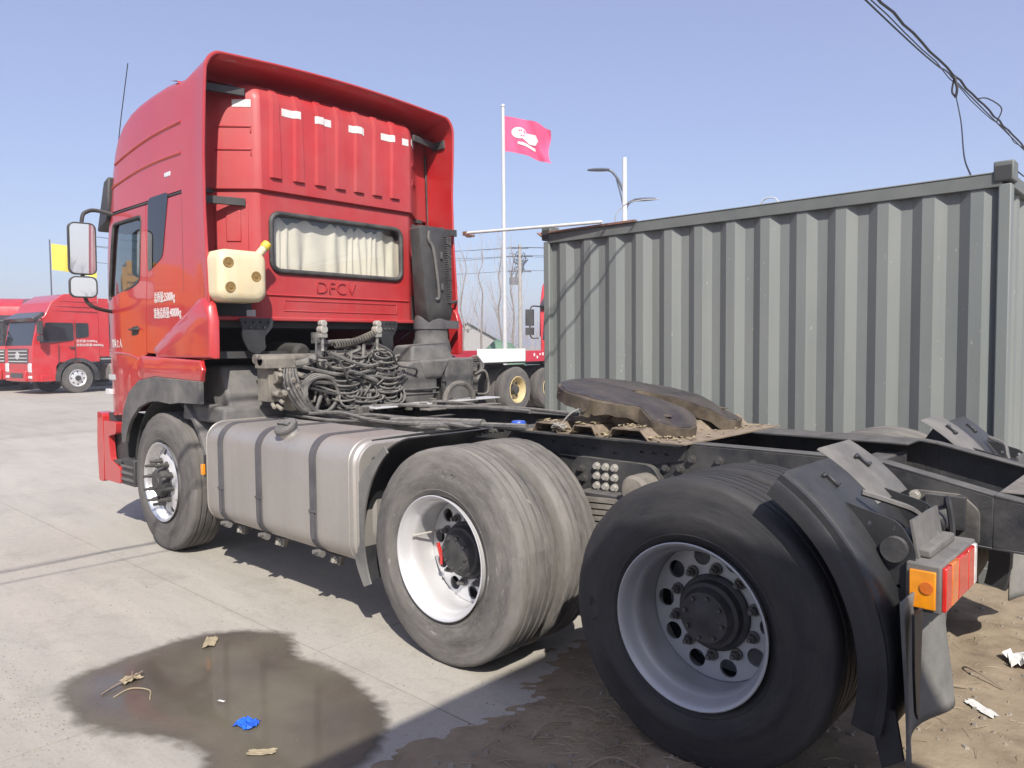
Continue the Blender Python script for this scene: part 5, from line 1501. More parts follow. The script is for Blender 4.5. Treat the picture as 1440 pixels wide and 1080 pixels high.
# ================================================================== PARKED TRUCKS
def parked_truck(name, label, group, loc, rz, paint, side=None, cat='truck', tractor=True):
    t = thing(name, label, cat, loc, rz, group)
    side = side or paint
    prof = [(1.42, .45), (1.44, .95), (1.40, 1.75), (1.22, 2.55), (1.02, 2.72), (.80, 3.18), (.35, 3.48), (-.50, 3.56), (-.80, 3.56), (-.80, 1.10), (-.72, 1.10), (.62, 1.10), (.70, .95), (.70, .45)]
    cb = MB()
    def S(u, v, s): return (u, s*(1.16-.10*max(0, (u-.9)/.5)**2-.05*max(0, (v-2.7)/.8)**2), v)
    L_ = [S(u, v, 1) for u, v in prof]; R_ = [S(u, v, -1) for u, v in prof]
    cb.panel(prof, [], lambda u, v, d: S(u, v, 1) if d == 0 else S(u, v, -1), 1)
    part('cab', cb, paint, t, smooth=30, bevel=.04)
    # extenders behind
    for s in (1, -1):
        for z_, x_ in ((3.24, .55), (3.06, .72), (2.90, .80)): part('pressed_line', MB().box(((x_-.75)/2, s*(1.152-.05*max(0, (z_-2.7)/.8)**2), z_), (x_+.75, .02, .03)), paint, t, bevel=.008)
    for s in (1, -1): part('side_fairing', MB().box((-.98, s*1.13, 2.33), (.36, .03, 2.1)), paint, t)
    ws_ = MB(); ws_.hexa([(1.415, 1.0, 1.70), (1.415, -1.0, 1.70), (1.39, -1.0, 1.70), (1.39, 1.0, 1.70)], [(1.245, .98, 2.50), (1.245, -.98, 2.50), (1.2, -.98, 2.50), (1.2, .98, 2.50)])
    part('windscreen', ws_, 'glass_far', t)
    vs_ = MB(); vs_.hexa([(1.30, 1.10, 2.50), (1.30, -1.10, 2.50), (1.02, -1.10, 2.62), (1.02, 1.10, 2.62)], [(1.42, 1.08, 2.62), (1.42, -1.08, 2.62), (1.0, -1.08, 2.86), (1.0, 1.08, 2.86)])
    part('sun_visor', vs_, 'dark_far', t, bevel=.03)
    for s in (1, -1):
        w_ = MB(); w_.panel(rpoly([(1.16, 1.78), (.10, 1.86), (.10, 2.48), (1.02, 2.48)], .06), [], lambda u, v, d: (u, s*(abs(S(u, v, 1)[1])+.006-d), v), .012)
        part('door_window', w_, 'glass_far', t)
        w_ = MB(); w_.panel(rpoly([(.02, 1.92), (-.42, 2.0), (-.42, 2.48), (.02, 2.48)], .06), [], lambda u, v, d: (u, s*(1.166-d), v), .012)
        part('quarter_window', w_, 'glass_far', t)
        d_ = MB(); d_.box((.62, s*1.166, 1.35), (.02, .01, .8)); d_.box((.06, s*1.166, 1.85), (.015, .01, 1.4)); part('door_seam', d_, 'dark_far', t)
        part('door_handle', MB().box((.16, s*1.175, 1.62), (.18, .02, .05)), 'dark_far', t)
        ar = MB(); rs_ = []
        for i in range(13):
            a = R(-8+196*i/12); rs_.append([(.60*math.cos(a), s*1.02, .53+.60*math.sin(a)), (.60*math.cos(a), s*1.19, .53+.60*math.sin(a)), (.76*math.cos(a), s*1.19, .53+.72*math.sin(a)), (.76*math.cos(a), s*1.02, .53+.72*math.sin(a))])
        ar.loft(rs_, closed=True, caps=True); part('wheel_fender', ar, 'blackplastic', t, smooth=40)
        part('headlight', MB().box((1.40, s*.86, .92), (.10, .30, .34)), 'clearlens', t, bevel=.04)
        part('fog_lamp', MB().box((1.43, s*.86, .60), (.05, .26, .10)), 'clearlens', t, bevel=.02)
        mm = MB(); mm.tube(curve([(1.1, s*1.12, 2.60), (1.28, s*1.32, 2.60), (1.30, s*1.36, 2.4), (1.28, s*1.36, 1.8), (1.2, s*1.15, 1.75)], 4), .02, 6); mm.box((1.30, s*1.38, 2.30), (.10, .22, .44)); mm.box((1.30, s*1.38, 1.93), (.10, .22, .2))
        part('mirror', mm, 'blackplastic', t)
        for i, x in enumerate(((0.,) if not tractor else (0., -3.2, -4.55))):
            wo_ = sub('wheel', t, (x, s*(1.02 if i == 0 else .93), RW))
            ty = MB(); ty.lathe([(-.14, .30), (-.15, .40), (-.13, .52), (-.10, .53), (.10, .53), (.13, .52), (.15, .40), (.14, .30)], 40, closed=True)
            if i: ty.lathe([(-.14-.31*s, .30), (-.15-.31*s, .40), (-.13-.31*s, .53), (.13-.31*s, .53), (.15-.31*s, .40), (.14-.31*s, .30)], 40, closed=True)
            part('tyre', ty, 'tyre_front', wo_, smooth=40)
            rm = MB(); rm.lathe([(s*.142, .305), (s*.148, .29), (s*(.10 if i == 0 else .0), .25), (s*(.14 if i == 0 else .0), .15), (s*(.14 if i == 0 else .02), .0)], 32); part('rim', rm, 'rim', wo_, smooth=40)
            hb = MB(); hb.cyl((0, s*.02, 0), (0, s*.19 if i == 0 else s*.12, 0), .11, .09, 16)
            for q in range(8):
                a = 2*PI*q/8; hb.cyl((.215*math.cos(a), s*(.12 if i == 0 else .0), .215*math.sin(a)), (.215*math.cos(a), s*(.133 if i == 0 else .012), .215*math.sin(a)), .026, None, 8)
            part('hub', hb, 'hub', wo_, smooth=30)
    gr = MB(); gr.box((1.425, 0, 1.32), (.03, 1.5, .52)); gro = part('grille', gr, 'dark_far', t, bevel=.02)
    for k in range(4): part('grille_bar', MB().box((1.445, 0, 1.14+.12*k), (.02, 1.4, .035)), 'galv', gro)
    em = MB(); em.lathe([(-.01, .13), (.01, .13), (.012, .10), (.012, 0)], 20); part('emblem', em, 'galv', gro, loc=(1.452, 0, 1.34), rot=(0, 0, R(-90)))
    bm_ = MB(); bm_.box((1.42, 0, .64), (.14, 1.25, .40)); part('bumper', bm_, paint, t, bevel=.04)
    bm_ = MB(); bm_.box((1.50, 0, .66), (.02, .9, .16)); part('air_inlet', bm_, 'dark_far', t)
    part('step', MB().box((.98, 0, .55), (.45, 2.26, .22)), paint, t, bevel=.02)
    if tractor:
        fr_ = MB()
        for y in (.4, -.4): fr_.box((-2.6, y, .92), (5.6, .08, .26))
        part('frame', fr_, 'frame', t)
        tk_ = MB(); tk_.box((-1.75, 0, .72), (1.1, 2.3, .60)); part('fuel_tank', tk_, 'tank', t, bevel=.08)
        part('guard', MB().box((-3.9, 0, 1.12), (2.6, 2.36, .05)), 'blackplastic', t)
    return t
M['orange_far'] = mat('orange_paint', (.80, .36, .02), .4, coat=.4, var=.06)
M['glass_far'] = mat('tinted_glass', (.02, .024, .03), .06, coat=.5, var=.05)
pt = parked_truck('parked_truck', 'red tractor unit with dark visor in the far row, nearest to the mirror', 'trucks parked along the far left edge', (29.42, -5.68, 0), R(98), 'red_far')
for v, x, z in (('总质量:25000kg', -.28, 1.70), ('准拖总质量:40000kg', -.28, 1.56)):
    me = text_mesh('lettering', v, .11, 'white', .002)
    link('lettering', me, pt, (.02, 1.172, z+.1), (R(90), 0, R(180)))
def drop_text(o):
    for c in list(o.children):
        if c.name.startswith('lettering'): bpy.data.objects.remove(c)
p2 = copy_tree(pt); drop_text(p2); p2.location = (33.2, -4.55, 0); p2.rotation_euler = (0, 0, R(150)); p2['label'] = 'red truck roof cut off by the left edge, behind the far red truck'
pk = parked_truck('parked_truck', 'black tractor unit half hidden behind the foreground cab and facing the camera', 'trucks parked along the far left edge', (34.0, -8.75, 0), R(177), 'dark_far')
for i, (x, y, r) in enumerate(((24.5, 5.6, 97), (23.0, 12.2, 99), (22, 18.8, 95))):
    q = copy_tree(pt); drop_text(q); q.location = (x, y, 0); q.rotation_euler = (0, 0, R(r))
    q['label'] = ('red tractor unit in the far row just outside the left of the view', 'red tractor unit in the far row, second outside the left of the view', 'red tractor unit in the far row, last one outside the left of the view')[i]
og = parked_truck('parked_truck', 'orange yellow truck parked outside the left of the view', 'trucks parked along the far left edge', (17.5, 6.4, 0), R(100), 'orange_far')  # unseen truck placed for its orange reflection in the cab door
pr_ = copy_tree(pt); drop_text(pr_); pr_.location = (11.63, -13.69, 0); pr_.rotation_euler = (0, 0, R(118)); pr_['label'] = 'red truck front peeping out behind the left end of the container'; del pr_['group']
# unseen box trailer, placed and sized to shade the rear wheel
bt_ = thing('unseen_box_trailer', 'unseen white box trailer behind the camera, shading the rear wheel', 'trailer', (-2.2, 4.35, 0))
part('box_body', MB().box((-4.0, 0, 2.47), (8.0, 2.5, 2.66)), 'white_far', bt_, bevel=.02)
for s in (1, -1):
    d_ = part('door', MB().box((.015, s*.615, 2.47), (.03, 1.21, 2.56)), 'white_far', bt_, bevel=.01)
    part('lock_bar', MB().cyl((.05, s*.25, 1.2), (.05, s*.25, 3.7), .018, None, 8), 'galv', d_)
    for x in (-5.2, -6.5):
        w_ = MB(); w_.cyl((x, s*.85, .53), (x, s*1.2, .53), .53, None, 32); part('wheel', w_, 'tyre_front', bt_, bevel=.03)
    part('frame_beam', MB().box((-4.0, s*.45, 1.03), (7.9, .1, .2)), 'frame', bt_)
    part('landing_leg', MB().box((-1.6, s*.7, .52), (.12, .12, 1.0)), 'frame', bt_)
# ---- tractor with cream rims and white and red side panels
cr = thing('parked_truck', 'white and red truck tail with cream wheel rims seen between cab and container', 'truck', (11.72, -10.64, 0), R(96))
fr_ = MB()
for y in (.4, -.4): fr_.box((2.2, y, .92), (6.4, .08, .26))
part('frame', fr_, 'frame', cr)
for s in (1, -1):
    for x in (0, 1.35):
        wo_ = sub('wheel', cr, (x, s*1.0, .53))
        ty = MB(); ty.lathe([(-.14, .30), (-.15, .40), (-.13, .515), (-.10, .53), (.10, .53), (.13, .515), (.15, .40), (.14, .30)], 48, closed=True); ty.lathe([(-.14-.31*s, .30), (-.15-.31*s, .40), (-.13-.31*s, .53), (.13-.31*s, .53), (.15-.31*s, .40), (.14-.31*s, .30)], 40, closed=True)
        part('tyre', ty, 'tyre_front', wo_, smooth=40)
        rm = MB(); rm.lathe([(s*.142, .315), (s*.15, .30), (s*.10, .27), (s*.0, .25), (-.02*s, .15), (-.02*s, 0)], 32); part('rim', rm, 'rim_cream', wo_, smooth=40)
        hb = MB(); hb.cyl((0, -s*.02, 0), (0, s*.11, 0), .12, .10, 16)
        for q in range(8):
            a = 2*PI*q/8; hb.cyl((.20*math.cos(a), -s*.02, .20*math.sin(a)), (.20*math.cos(a), s*.004, .20*math.sin(a)), .03, None, 8)
        part('hub', hb, 'hub', wo_, smooth=30)
    gd = MB(); rs_ = []
    for i in range(15):
        a = R(62+120*i/14); rs_.append([(.64*math.cos(a), s*.6, .53+.64*math.sin(a)), (.64*math.cos(a), s*1.2, .53+.64*math.sin(a)), (.66*math.cos(a), s*1.2, .53+.66*math.sin(a)), (.66*math.cos(a), s*.6, .53+.66*math.sin(a))])
    gd.loft(rs_, closed=True, caps=True); part('mudguard', gd, 'fender', cr)
    part('side_panel', MB().box((1.95, s*1.15, 1.33), (1.75, .04, .30)), 'white', cr, bevel=.01)
    rp = part('red_panel', MB().box((.10, s*1.15, 1.30), (1.85, .04, .26)), 'crimson', cr, bevel=.01)
    rndp = random.Random(4)
    for k in range(12):
        part('white_stripe', MB().box((-.6+.12*k, s*1.173, 1.30+rndp.uniform(-.07, .07)), (.05, .006, rndp.uniform(.03, .08))), 'white', rp)
part('deck', MB().box((1.0, 0, 1.17), (3.8, 2.2, .05)), 'frame', cr)
part('cab', MB().hexa([(4.6, 1.2, .5), (4.6, -1.2, .5), (6.6, -1.2, .5), (6.6, 1.2, .5)], [(4.6, 1.15, 3.2), (4.6, -1.15, 3.2), (6.3, -1.15, 3.2), (6.3, 1.15, 3.2)]), 'white_far', cr, bevel=.1)

# ================================================================== FLAGS, LAMPS, POLES
def flag_mesh(w_, h, seed, droop, fx=24, fy=14):
    mb = MB(); rows = []
    for j in range(fy+1):
        v = j/fy; row = []
        for i in range(fx+1):
            u = i/fx
            x = w_*u*(1-.06*u); z = -h*v-droop*u*u*.55-droop*u*.45
            y = .10*w_*u*math.sin(7*u+2.2*v+seed)+.05*w_*u*math.sin(15*u-4*v+seed*2)
            x += .03*w_*math.sin(6*v+seed)*u
            row.append((x, y, z))
        rows.append(row)
    mb.loft(rows); return mb
def on_flag(w_, h, seed, droop, u, v, off=-.012):
    x = w_*u*(1-.06*u); z = -h*v-droop*u*u*.55-droop*u*.45
    y = .10*w_*u*math.sin(7*u+2.2*v+seed)+.05*w_*u*math.sin(15*u-4*v+seed*2)
    return (x+.03*w_*math.sin(6*v+seed)*u, y+off, z)
def print_on(poly, args):
    mb = MB()
    mb.panel(poly, [], lambda u, v, d: on_flag(*args, u, v, -.018+d), .036, step=.05); return mb
fp = thing('flagpole', 'tall silver flagpole rising behind the gap between cab and container', 'flagpole', (15.57, -14.47, 0))
part('pole', MB().cyl((0, 0, 0), (0, 0, 9.15), .085, .055, 14), 'galv', fp)
part('finial', MB().lathe([(-.01, .0), (0, .05), (.05, .075), (.10, .06), (.12, 0)], 14, c=(0, 0, 0)), 'galv', fp, loc=(0, 0, 9.15), rot=(R(90), 0, 0))
fl_a = (1.62, 1.12, .6, .42)
f_ = part('flag', flag_mesh(*fl_a), 'pink', None, smooth=70); f_.location = (15.63, -14.53, 8.93); f_.rotation_euler = (0, 0, R(-134))
tag(f_, 'pink flag with a white swirl emblem flying from the tall flagpole', 'flag')
for poly in ([(.32+.15*math.cos(R(a)), .42+.16*math.sin(R(a))) for a in range(0, 360, 20)], [(.46, .40), (.66, .36), (.74, .48), (.70, .62), (.55, .66), (.40, .56)], [(.30, .66), (.70, .70), (.70, .78), (.30, .74)]):
    part('white_emblem', print_on(poly, fl_a), 'white', f_, smooth=70)
part('emblem_line', print_on([(.30, .34), (.38, .30), (.46, .34), (.48, .44), (.42, .52), (.35, .50), (.36, .46), (.42, .46), (.43, .40), (.38, .36), (.31, .38)], (1.62, 1.12, .6, .42)), 'pink', f_).location.y = -.0
yp = thing('flagpole', 'thin pole standing above the far red truck roof', 'flagpole', (31.48, -6.05, 0))
part('pole', MB().cyl((0, 0, 0), (0, 0, 5.75), .03, .025, 8), 'lampdark', yp)
fl_b = (1.55, 1.0, 2.1, .25)
f2 = part('flag', flag_mesh(*fl_b), 'yellowcloth', None, smooth=70); f2.location = (31.48, -6.10, 5.6); f2.rotation_euler = (0, 0, R(-100))
tag(f2, 'yellow flag with a red emblem flying above the far red truck', 'flag')
for poly in ([(.40, .35), (.52, .28), (.70, .40), (.78, .60), (.62, .70), (.60, .55), (.48, .50)], [(.36, .60), (.50, .64), (.56, .80), (.42, .74)]):
    part('red_emblem', print_on(poly, fl_b), 'redprint', f2, smooth=70)
def street_lamp(label, loc, rz, h, arms, group=None):
    t = thing('street_lamp', label, 'street lamp', loc, rz, group)
    part('post', MB().cyl((0, 0, 0), (0, 0, h), .13, .085, 14), 'lampwhite', t)
    for L_, z, up in arms:
        s = 1 if L_ > 0 else -1
        a = MB(); a.tube(curve([(0, 0, z), (L_*.35, 0, z+up*.55), (L_*.75, 0, z+up*.92), (L_, 0, z+up)], 5), .05, 8); a.tube(curve([(L_*.5, 0, z+up*.62), (L_*.2, 0, z-.1), (0, 0, z-.9)], 5), .028, 6)
        ao = part('arm', a, 'lampdark', t)
        hd = MB(); n = 10; rs_ = []
        for i in range(9):
            q = i/8; x = L_+s*(.85*q-.05); w_ = .17*math.sin(PI*min(1, .12+.86*q))**.6
            rs_.append([(x, w_*math.cos(2*PI*k/n), z+up+.02*q+(.09 if math.sin(2*PI*k/n) > 0 else .05)*math.sin(2*PI*k/n)*(.4+w_*3)) for k in range(n)])
        hd.loft(rs_, closed=True, caps=True); part('lamp_head', hd, 'lampdark', t, smooth=50)
    return t
street_lamp('double arm street lamp with a white post rising behind the container', (15.42, -21.1, 0), R(-144), 8.7, ((-.62, 7.3, .95), (.40, 6.85, .22)))
street_lamp('double arm street lamp far away at the left edge', (58, -6.2, 0), R(76), 8.5, ((-1.6, 7.9, .8), (2.4, 7.6, .25)), None)
lp = thing('gantry_post', 'pale post with a long horizontal bar above the far red trucks', 'post', (60, -9.6, 0))
g_ = MB(); g_.cyl((0, 0, 0), (0, 0, 9.4), .16, .14, 10); part('post', g_, 'lampwhite', lp)
part('bar', MB().box((-.5, 4.0, 9.35), (.10, 8.3, .10)), 'lampwhite', lp)
# utility pole with cross arms
up = thing('utility_pole', 'concrete utility pole with cross arms beside the tall flagpole', 'utility pole', (42.6, -45.3, 0), R(-45))
part('pole', MB().cyl((0, 0, 0), (0, 0, 10.2), .21, .14, 12), 'concrete_pole', up)
for z, w_ in ((9.9, 1.5), (9.2, 2.2), (7.9, 2.0)): part('cross_arm', MB().box((0.16, 0, z), (.1, w_, .1)), 'lampdark', up)
tf = MB(); tf.box((.3, .5, 7.1), (.5, .8, .6)); tf.cyl((.3, .3, 7.4), (.3, .3, 7.8), .08); tf.cyl((.3, .7, 7.4), (.3, .7, 7.8), .08); part('transformer', tf, 'lampdark', up)
for k in range(8):
    q = rnd.uniform; t_ = MB(); t_.tube(curve([(.2, q(-.8, .8), q(7.5, 9.6)) for i in range(4)], 4), .03, 5); part('jumper', t_, 'wire', up)
for k, (dy, z, s, nm) in enumerate(((-.9, 9.95, .8, 'topmost'), (.9, 9.95, .9, 'second highest'), (-.6, 9.25, .7, 'middle'), (.6, 9.2, 1.0, 'second lowest'), (0, 8.0, .8, 'lowest'))):
    for j, far in enumerate(((62.0, -18.0), (8.0, -64.0))):
        w_ = MB(); w_.tube(sag((42.6+dy*.5, -45.3+dy*.5, z), (far[0], far[1], z+(.2 if j == 0 else .8)), s, 14), .022, 4)
        tag(part('power_line', w_, 'wire'), nm+(' thin power line running left from the utility pole' if j == 0 else ' thin power line running right from the utility pole'), 'power line', ('power lines left of the utility pole', 'power lines right of the utility pole')[j])
# ================================================================== BARE TREES
def bare_tree(label, loc, h, seed, group='bare saplings beyond the yard', fast=True, spread=.35):
    q = random.Random(seed); t = thing('bare_tree', label, 'tree', loc, q.uniform(0, 6), group)
    tk_ = MB(); trunk = [Vector((q.uniform(-.04, .04)*i, q.uniform(-.04, .04)*i, h*i/8)) for i in range(9)]
    tk_.tube(curve(trunk, 3), [.016*h*(1-.88*i/24)*.6+.01 for i in range(25)], 6); part('trunk', tk_, 'bark', t)
    cr_ = MB()
    nb = 13
    for k in range(nb):
        f = .22+.75*k/nb; i = int(f*8); base = trunk[i].lerp(trunk[min(8, i+1)], f*8-i)
        a = q.uniform(0, 6.3); L_ = h*(.50-.32*f)*q.uniform(.7, 1.2)
        d = Vector((math.cos(a)*spread, math.sin(a)*spread, 1)).normalized()
        pts = [base]
        for j in range(5): pts.append(pts[-1]+(d+Vector((q.uniform(-.12, .12), q.uniform(-.12, .12), .05*j)))*L_/5)
        cr_.tube(pts, [.0042*h*(1-f*.6)*(1-.8*j/5)*.6+.005 for j in range(6)], 4)
        for m_ in range(3):
            b = pts[1+m_]; d2 = (d+Vector((q.uniform(-.6, .6), q.uniform(-.6, .6), q.uniform(0, .4)))).normalized()
            cr_.tube([b, b+d2*L_*.22, b+(d2+Vector((0, 0, .25)))*L_*.40], [.009, .007, .004], 3)
    part('crown', cr_, 'twig', t); return t
TS = (('slim bare sapling nearest to the cab, above the gabled shed', 33.2, -29.5, 7.4), ('slim bare sapling between the shed and the tall flagpole', 38.5, -36.4, 8.8), ('bare sapling close behind the tall flagpole', 30.4, -30.0, 7.6), ('bare sapling just right of the tall flagpole', 34.2, -35.2, 8.4),
      )
for i, (lb, x, y, h) in enumerate(TS): bare_tree(lb, (x, y, 0), h, 40+i)
# far woods: one pale mass of bare trunks and twigs along the horizon
fw = MB(); q = random.Random(9)
for k in range(1100):
    a = R(q.uniform(-95, 8) if k < 420 else q.uniform(80, 215)); d = q.uniform(150, 260)
    x = d*math.cos(a); y = d*math.sin(a); h = q.uniform(4, 8)*(1 if a < R(-25) or a > 1 else .55)
    fw.tube([(x, y, 0), (x+q.uniform(-.3, .3), y+q.uniform(-.3, .3), h)], [.16, .04], 3)
    for m_ in range(5):
        z = h*q.uniform(.3, .9); b = q.uniform(0, 6.3); fw.tube([(x, y, z), (x+math.cos(b)*1.2, y+math.sin(b)*1.2, z+h*.22)], [.07, .03], 3)
part('distant_woods', fw, 'twig', None, stuff=True)
bpy.data.objects['distant_woods']['label'] = 'line of far bare trees along the hazy horizon'; bpy.data.objects['distant_woods']['category'] = 'trees'
# gabled shed
sh = thing('gabled_shed', 'low grey shed with a gabled end beside the cab', 'shed', (48.9, -45.1, 0), R(-45))
s_ = MB(); s_.panel([(-2.8, 0), (2.8, 0), (2.8, 2.0), (0, 3.6), (-2.8, 2.0)], [], lambda u, v, d: (d, u, v), 7); part('wall', s_, 'building', sh)
rr = MB()
for s in (1, -1): rr.hexa([(-.25, 0, 3.66), (7.3, 0, 3.66), (7.3, s*3.1, 1.88), (-.25, s*3.1, 1.88)], [(-.25, 0, 3.74), (7.3, 0, 3.74), (7.3, s*3.1, 1.96), (-.25, s*3.1, 1.96)])
part('roof', rr, 'roofing', sh)
part('vent', MB().box((-.03, .0, 2.95), (.06, .20, .26)), 'interior', sh)
part('window', MB().box((-.03, 1.2, 1.2), (.06, .9, .8)), 'glass_far', sh)
# green tarpaulin heap beside it and low fence of grass tufts
tp_ = MB(); rows = []
for j in range(13):
    row = []
    for i in range(25):
        u = i/24*2-1; v = j/12*2-1
        z = 1.9*max(0, 1-abs(u)**2.2)*max(0, 1-abs(v)**2)+.12*noise.noise(Vector((u*4, v*4, 0)))*(1-abs(u))
        row.append((u*1.25, v*1.1, max(0, z*.92)))
    rows.append(row)
tp_.loft(rows); o = part('tarpaulin_heap', tp_, 'green_tarp' if 'green_tarp' in M else 'greyplastic', None, smooth=60); o.location = (17.6, -16.4, 0); o.rotation_euler = (0, 0, R(40))
tag(o, 'green tarpaulin covered heap left of the tall flagpole', 'tarpaulin')
# parked car
def car(label, loc, rz, paint):
    t = thing('parked_car', label, 'car', loc, rz)
    b = MB(); b.panel(rpoly([(2.2, .25), (2.25, .70), (1.3, .92), (-1.9, .95), (-2.2, .80), (-2.2, .25)], .12), [], lambda u, v, d: (u, .88-d, v), 1.76); part('body', b, paint, t, bevel=.08, seg=3)
    c = MB(); c.hexa([(1.2, .80, .92), (-1.7, .80, .92), (-1.7, -.80, .92), (1.2, -.80, .92)], [(.35, .62, 1.45), (-1.1, .62, 1.45), (-1.1, -.62, 1.45), (.35, -.62, 1.45)]); part('windows', c, 'glass_far', t, bevel=.05)
    part('roof', MB().box((-.38, 0, 1.465), (1.4, 1.22, .04)), paint, t, bevel=.015)
    for x in (1.35, -1.35):
        for s in (1, -1): part('wheel', MB().cyl((x, s*.70, .32), (x, s*.90, .32), .32, None, 20), 'tyre_dark', t, bevel=.03)
    for s in (1, -1): part('headlight', MB().box((2.2, s*.65, .66), (.08, .3, .13)), 'clearlens', t, bevel=.03)
    return t
car('dark blue grey car parked far off between flagpole and container', (22.5, -25.6, 0), R(60), 'carpaint')
# dry grass strip beyond the yard edge
gm = MB(); q = random.Random(31)
for k in range(2600):
    x, y = q.uniform(14, 44), 0; y = -x*1.02 + q.gauss(0, 5.5)+1.5
    if y > -15: continue
    for m_ in range(3):
        a = q.uniform(0, 6.3); h = q.uniform(.15, .5); w_ = .04
        gm.add([(x-w_*math.cos(a), y-w_*math.sin(a), 0), (x+w_*math.cos(a), y+w_*math.sin(a), 0), (x+q.uniform(-.2, .2), y+q.uniform(-.2, .2), h)], [(0, 1, 2)])
part('grass', gm, 'grass', None, stuff=True, smooth=0)
bpy.data.objects['grass']['label'] = 'patches of dull grass beyond the concrete yard'; bpy.data.objects['grass']['category'] = 'grass'
# ================================================================== SMALL THINGS ON THE GROUND
rnd = random.Random(77)
st_ = MB()
for k in range(1500):
    x = rnd.uniform(-1.6, 1.1); y = rnd.uniform(-1.6, 2.1)
    if dirt_height(x, y) < .004: continue
    r = rnd.choice((.003, .004, .005, .008, .014)) * rnd.uniform(.7, 1.3); z = dirt_height(x, y)
    pts = [Vector((x, y, z+r*.3))+Vector((rnd.uniform(-1, 1), rnd.uniform(-1, 1), rnd.uniform(-.6, .8)))*r for i in range(6)]
    c = pts[0]; a = rnd.uniform(0, 6)
    ring = [Vector((x+r*math.cos(a+i*1.257)*rnd.uniform(.7, 1.2), y+r*math.sin(a+i*1.257)*rnd.uniform(.7, 1.2), z)) for i in range(5)]
    top = [Vector((p.x*.6+x*.4, p.y*.6+y*.4, z+r*rnd.uniform(.5, .9))) for p in ring]
    st_.add(ring+top, [(i, (i+1) % 5, 5+(i+1) % 5, 5+i) for i in range(5)]+[(5, 6, 7, 8, 9)])
o = part('pebbles', st_, 'stone', None, stuff=True, smooth=0); o['label'] = 'pebbles and clods scattered over the dirt'; o['category'] = 'pebbles'
sw_ = MB()
for k in range(1100):
    x = rnd.uniform(-1.5, 1.0); y = rnd.uniform(-1.2, 2.0)
    if rnd.random() < .45: x = rnd.gauss(.35, .25); y = rnd.gauss(1.15, .25)
    if dirt_height(x, y) < .003: continue
    z = dirt_height(x, y)+.004; a = rnd.uniform(0, 6.3); L_ = rnd.uniform(.02, .11); b = rnd.uniform(-.6, .6)
    p0 = Vector((x, y, z)); p1 = p0+Vector((math.cos(a), math.sin(a), rnd.uniform(0, .25)))*L_*.5; p2 = p1+Vector((math.cos(a+b), math.sin(a+b), rnd.uniform(-.2, .1)))*L_*.5
    sw_.tube([p0, p1, p2], [.0012, .0011, .0005], 3, caps=False)
o = part('straw', sw_, 'straw', None, stuff=True); o['label'] = 'dry straw scattered over the dirt'; o['category'] = 'straw'
gr_ = MB()
for k in range(900):
    x = rnd.uniform(.3, 5); y = rnd.uniform(.4, 3.2)
    r = rnd.choice((.002, .003, .004)); z = .001
    if rnd.random() < .35: x = rnd.gauss(2.5, .35); y = rnd.gauss(2.75, .12)
    gr_.add([(x-r, y-r, z), (x+r, y-r*.6, z), (x+r*.7, y+r, z), (x-r*.8, y+r*.8, z), (x, y, z+r*1.2)], [(0, 1, 4), (1, 2, 4), (2, 3, 4), (3, 0, 4)])
o = part('grit', gr_, 'stone', None, stuff=True, smooth=0); o['label'] = 'loose grit on the concrete by the puddle'; o['category'] = 'grit'
def crumple(name, label, cat, loc, size, m, seed, flat=.35, rz=0):
    q = random.Random(seed); mb = MB(); rows = []
    for j in range(8):
        rows.append([((i/7-.5)*size[0]+q.uniform(-.08, .08)*size[0], (j/7-.5)*size[1]+q.uniform(-.08, .08)*size[1], .003+abs(q.gauss(0, flat))*min(size)*.25) for i in range(8)])
    mb.loft(rows); o = part(name, mb, m, None, smooth=20); o.location = loc; o.rotation_euler = (0, 0, rz)
    return tag(o, label, cat)
crumple('plastic_wrapper', 'crumpled bright blue plastic wrapper lying in the puddle', 'wrapper', (1.50, 2.13, .006), (.085, .07), 'bluewrap', 4, .5, .4)
crumple('paper_scrap', 'white torn paper lying on the dirt at the right edge', 'paper', (-.74, -.62, .02), (.12, .16), 'paper', 8, .7, .5)
crumple('paper_scrap', 'flat pale scrap on the dirt below the mud flap', 'paper', (-.70, .02, .016), (.05, .15), 'paper', 9, .2, .9)
crumple('leaf_scrap', 'pale dry leaf at the far rim of the puddle', 'leaf', (2.46, 1.82, .006), (.13, .06), 'straw', 10, .3, -.6)
crumple('leaf_scrap', 'brown leaf on the stick at the left rim of the puddle', 'leaf', (2.30, 2.28, .008), (.06, .09), 'straw', 12, .4, .2)
crumple('cigarette_end', 'tiny white scrap floating in the middle of the puddle', 'scrap', (1.78, 2.10, .006), (.035, .012), 'paper', 13, .2, .3)
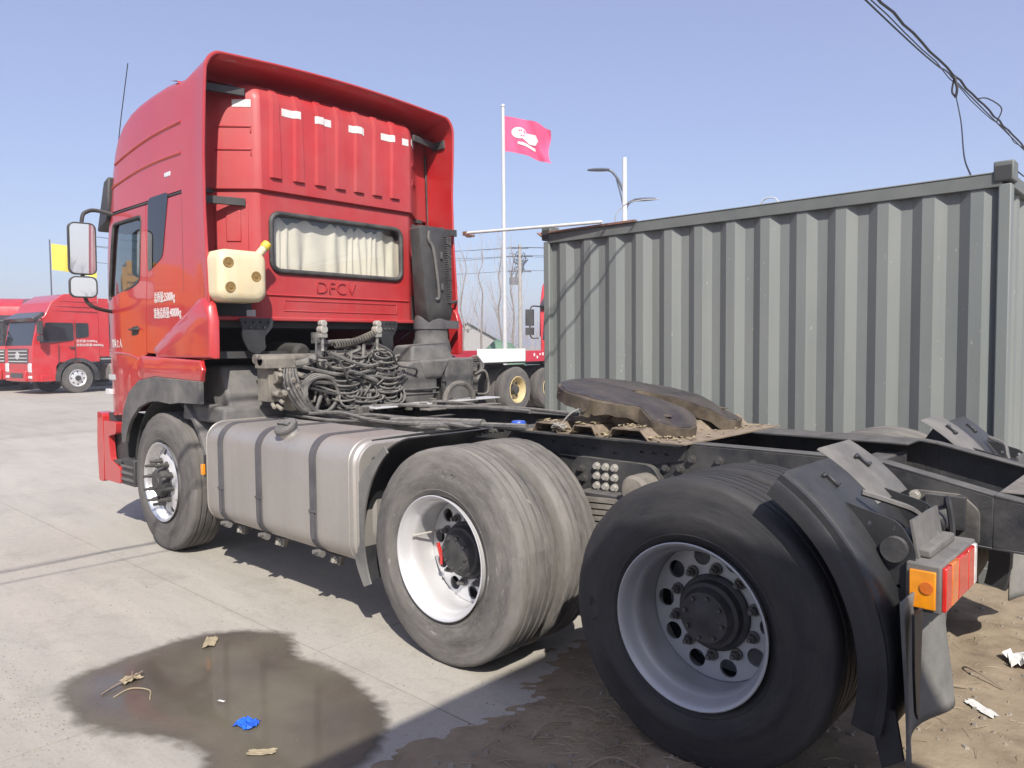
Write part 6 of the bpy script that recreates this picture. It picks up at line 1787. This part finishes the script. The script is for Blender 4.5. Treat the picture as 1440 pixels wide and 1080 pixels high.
crumple('leaf_scrap', 'pale soggy leaf near the blue wrapper at the bottom of the puddle', 'leaf', (1.26, 2.20, .006), (.10, .04), 'straw', 14, .2, .8)
s1 = MB(); s1.tube(curve([(2.24, 2.43, .01), (2.27, 2.36, .018), (2.30, 2.28, .02), (2.32, 2.22, .025)], 4), .004, 6); s1.tube([(2.30, 2.28, .02), (2.33, 2.26, .035)], .0025, 5)
tag(part('stick', s1, 'wood'), 'short dark stick lying at the left rim of the puddle', 'stick')
s1 = MB(); s1.tube(curve([(2.18, 2.40, .006), (2.20, 2.32, .012), (2.12, 2.27, .012), (2.04, 2.30, .006)], 5), .003, 5)
tag(part('stick', s1, 'straw'), 'thin curved straw stem beside the stick at the puddle', 'stick')
for i, (x, y, a, L_, lb) in enumerate(((-.50, -.05, .7, .30, 'long thin wire bent over the dirt under the mud flap'), (-.62, -.30, 2.2, .25, 'grey twig lying across the dirt near the white paper'), (.55, 1.35, 1.2, .22, 'pale twig lying by the rear tyre'), (.20, 1.40, .4, .20, 'broken twig at the bottom by the rear tyre'))):
    b = MB(); pts = []
    for k in range(6):
        t = k/5; px = x+math.cos(a+.5*t)*L_*(t-.5); py = y+math.sin(a+.5*t)*L_*(t-.5); pts.append((px, py, dirt_height(px, py)+.006+.02*math.sin(t*PI)))
    b.tube(curve(pts, 3), .0035, 5); tag(part('twig', b, 'wood'), lb, 'twig')
# ================================================================== AIR
hz = MB(); hz.box((20, 0, 8.0), (640, 640, 20))
ho_ = link('haze', mesh_of(hz, 'haze', 'concrete', 0))
hm = bpy.data.materials.new('haze_air'); hm.use_nodes = True
hm.node_tree.nodes.clear()
o_ = hm.node_tree.nodes.new('ShaderNodeOutputMaterial'); v_ = hm.node_tree.nodes.new('ShaderNodeVolumePrincipled')
v_.inputs['Color'].default_value = (.93, .93, .97, 1); v_.inputs['Density'].default_value = .0022; v_.inputs['Anisotropy'].default_value = .2
hm.node_tree.links.new(v_.outputs[0], o_.inputs['Volume'])
ho_.data.materials.clear(); ho_.data.materials.append(hm)
ho_['kind'] = 'stuff'
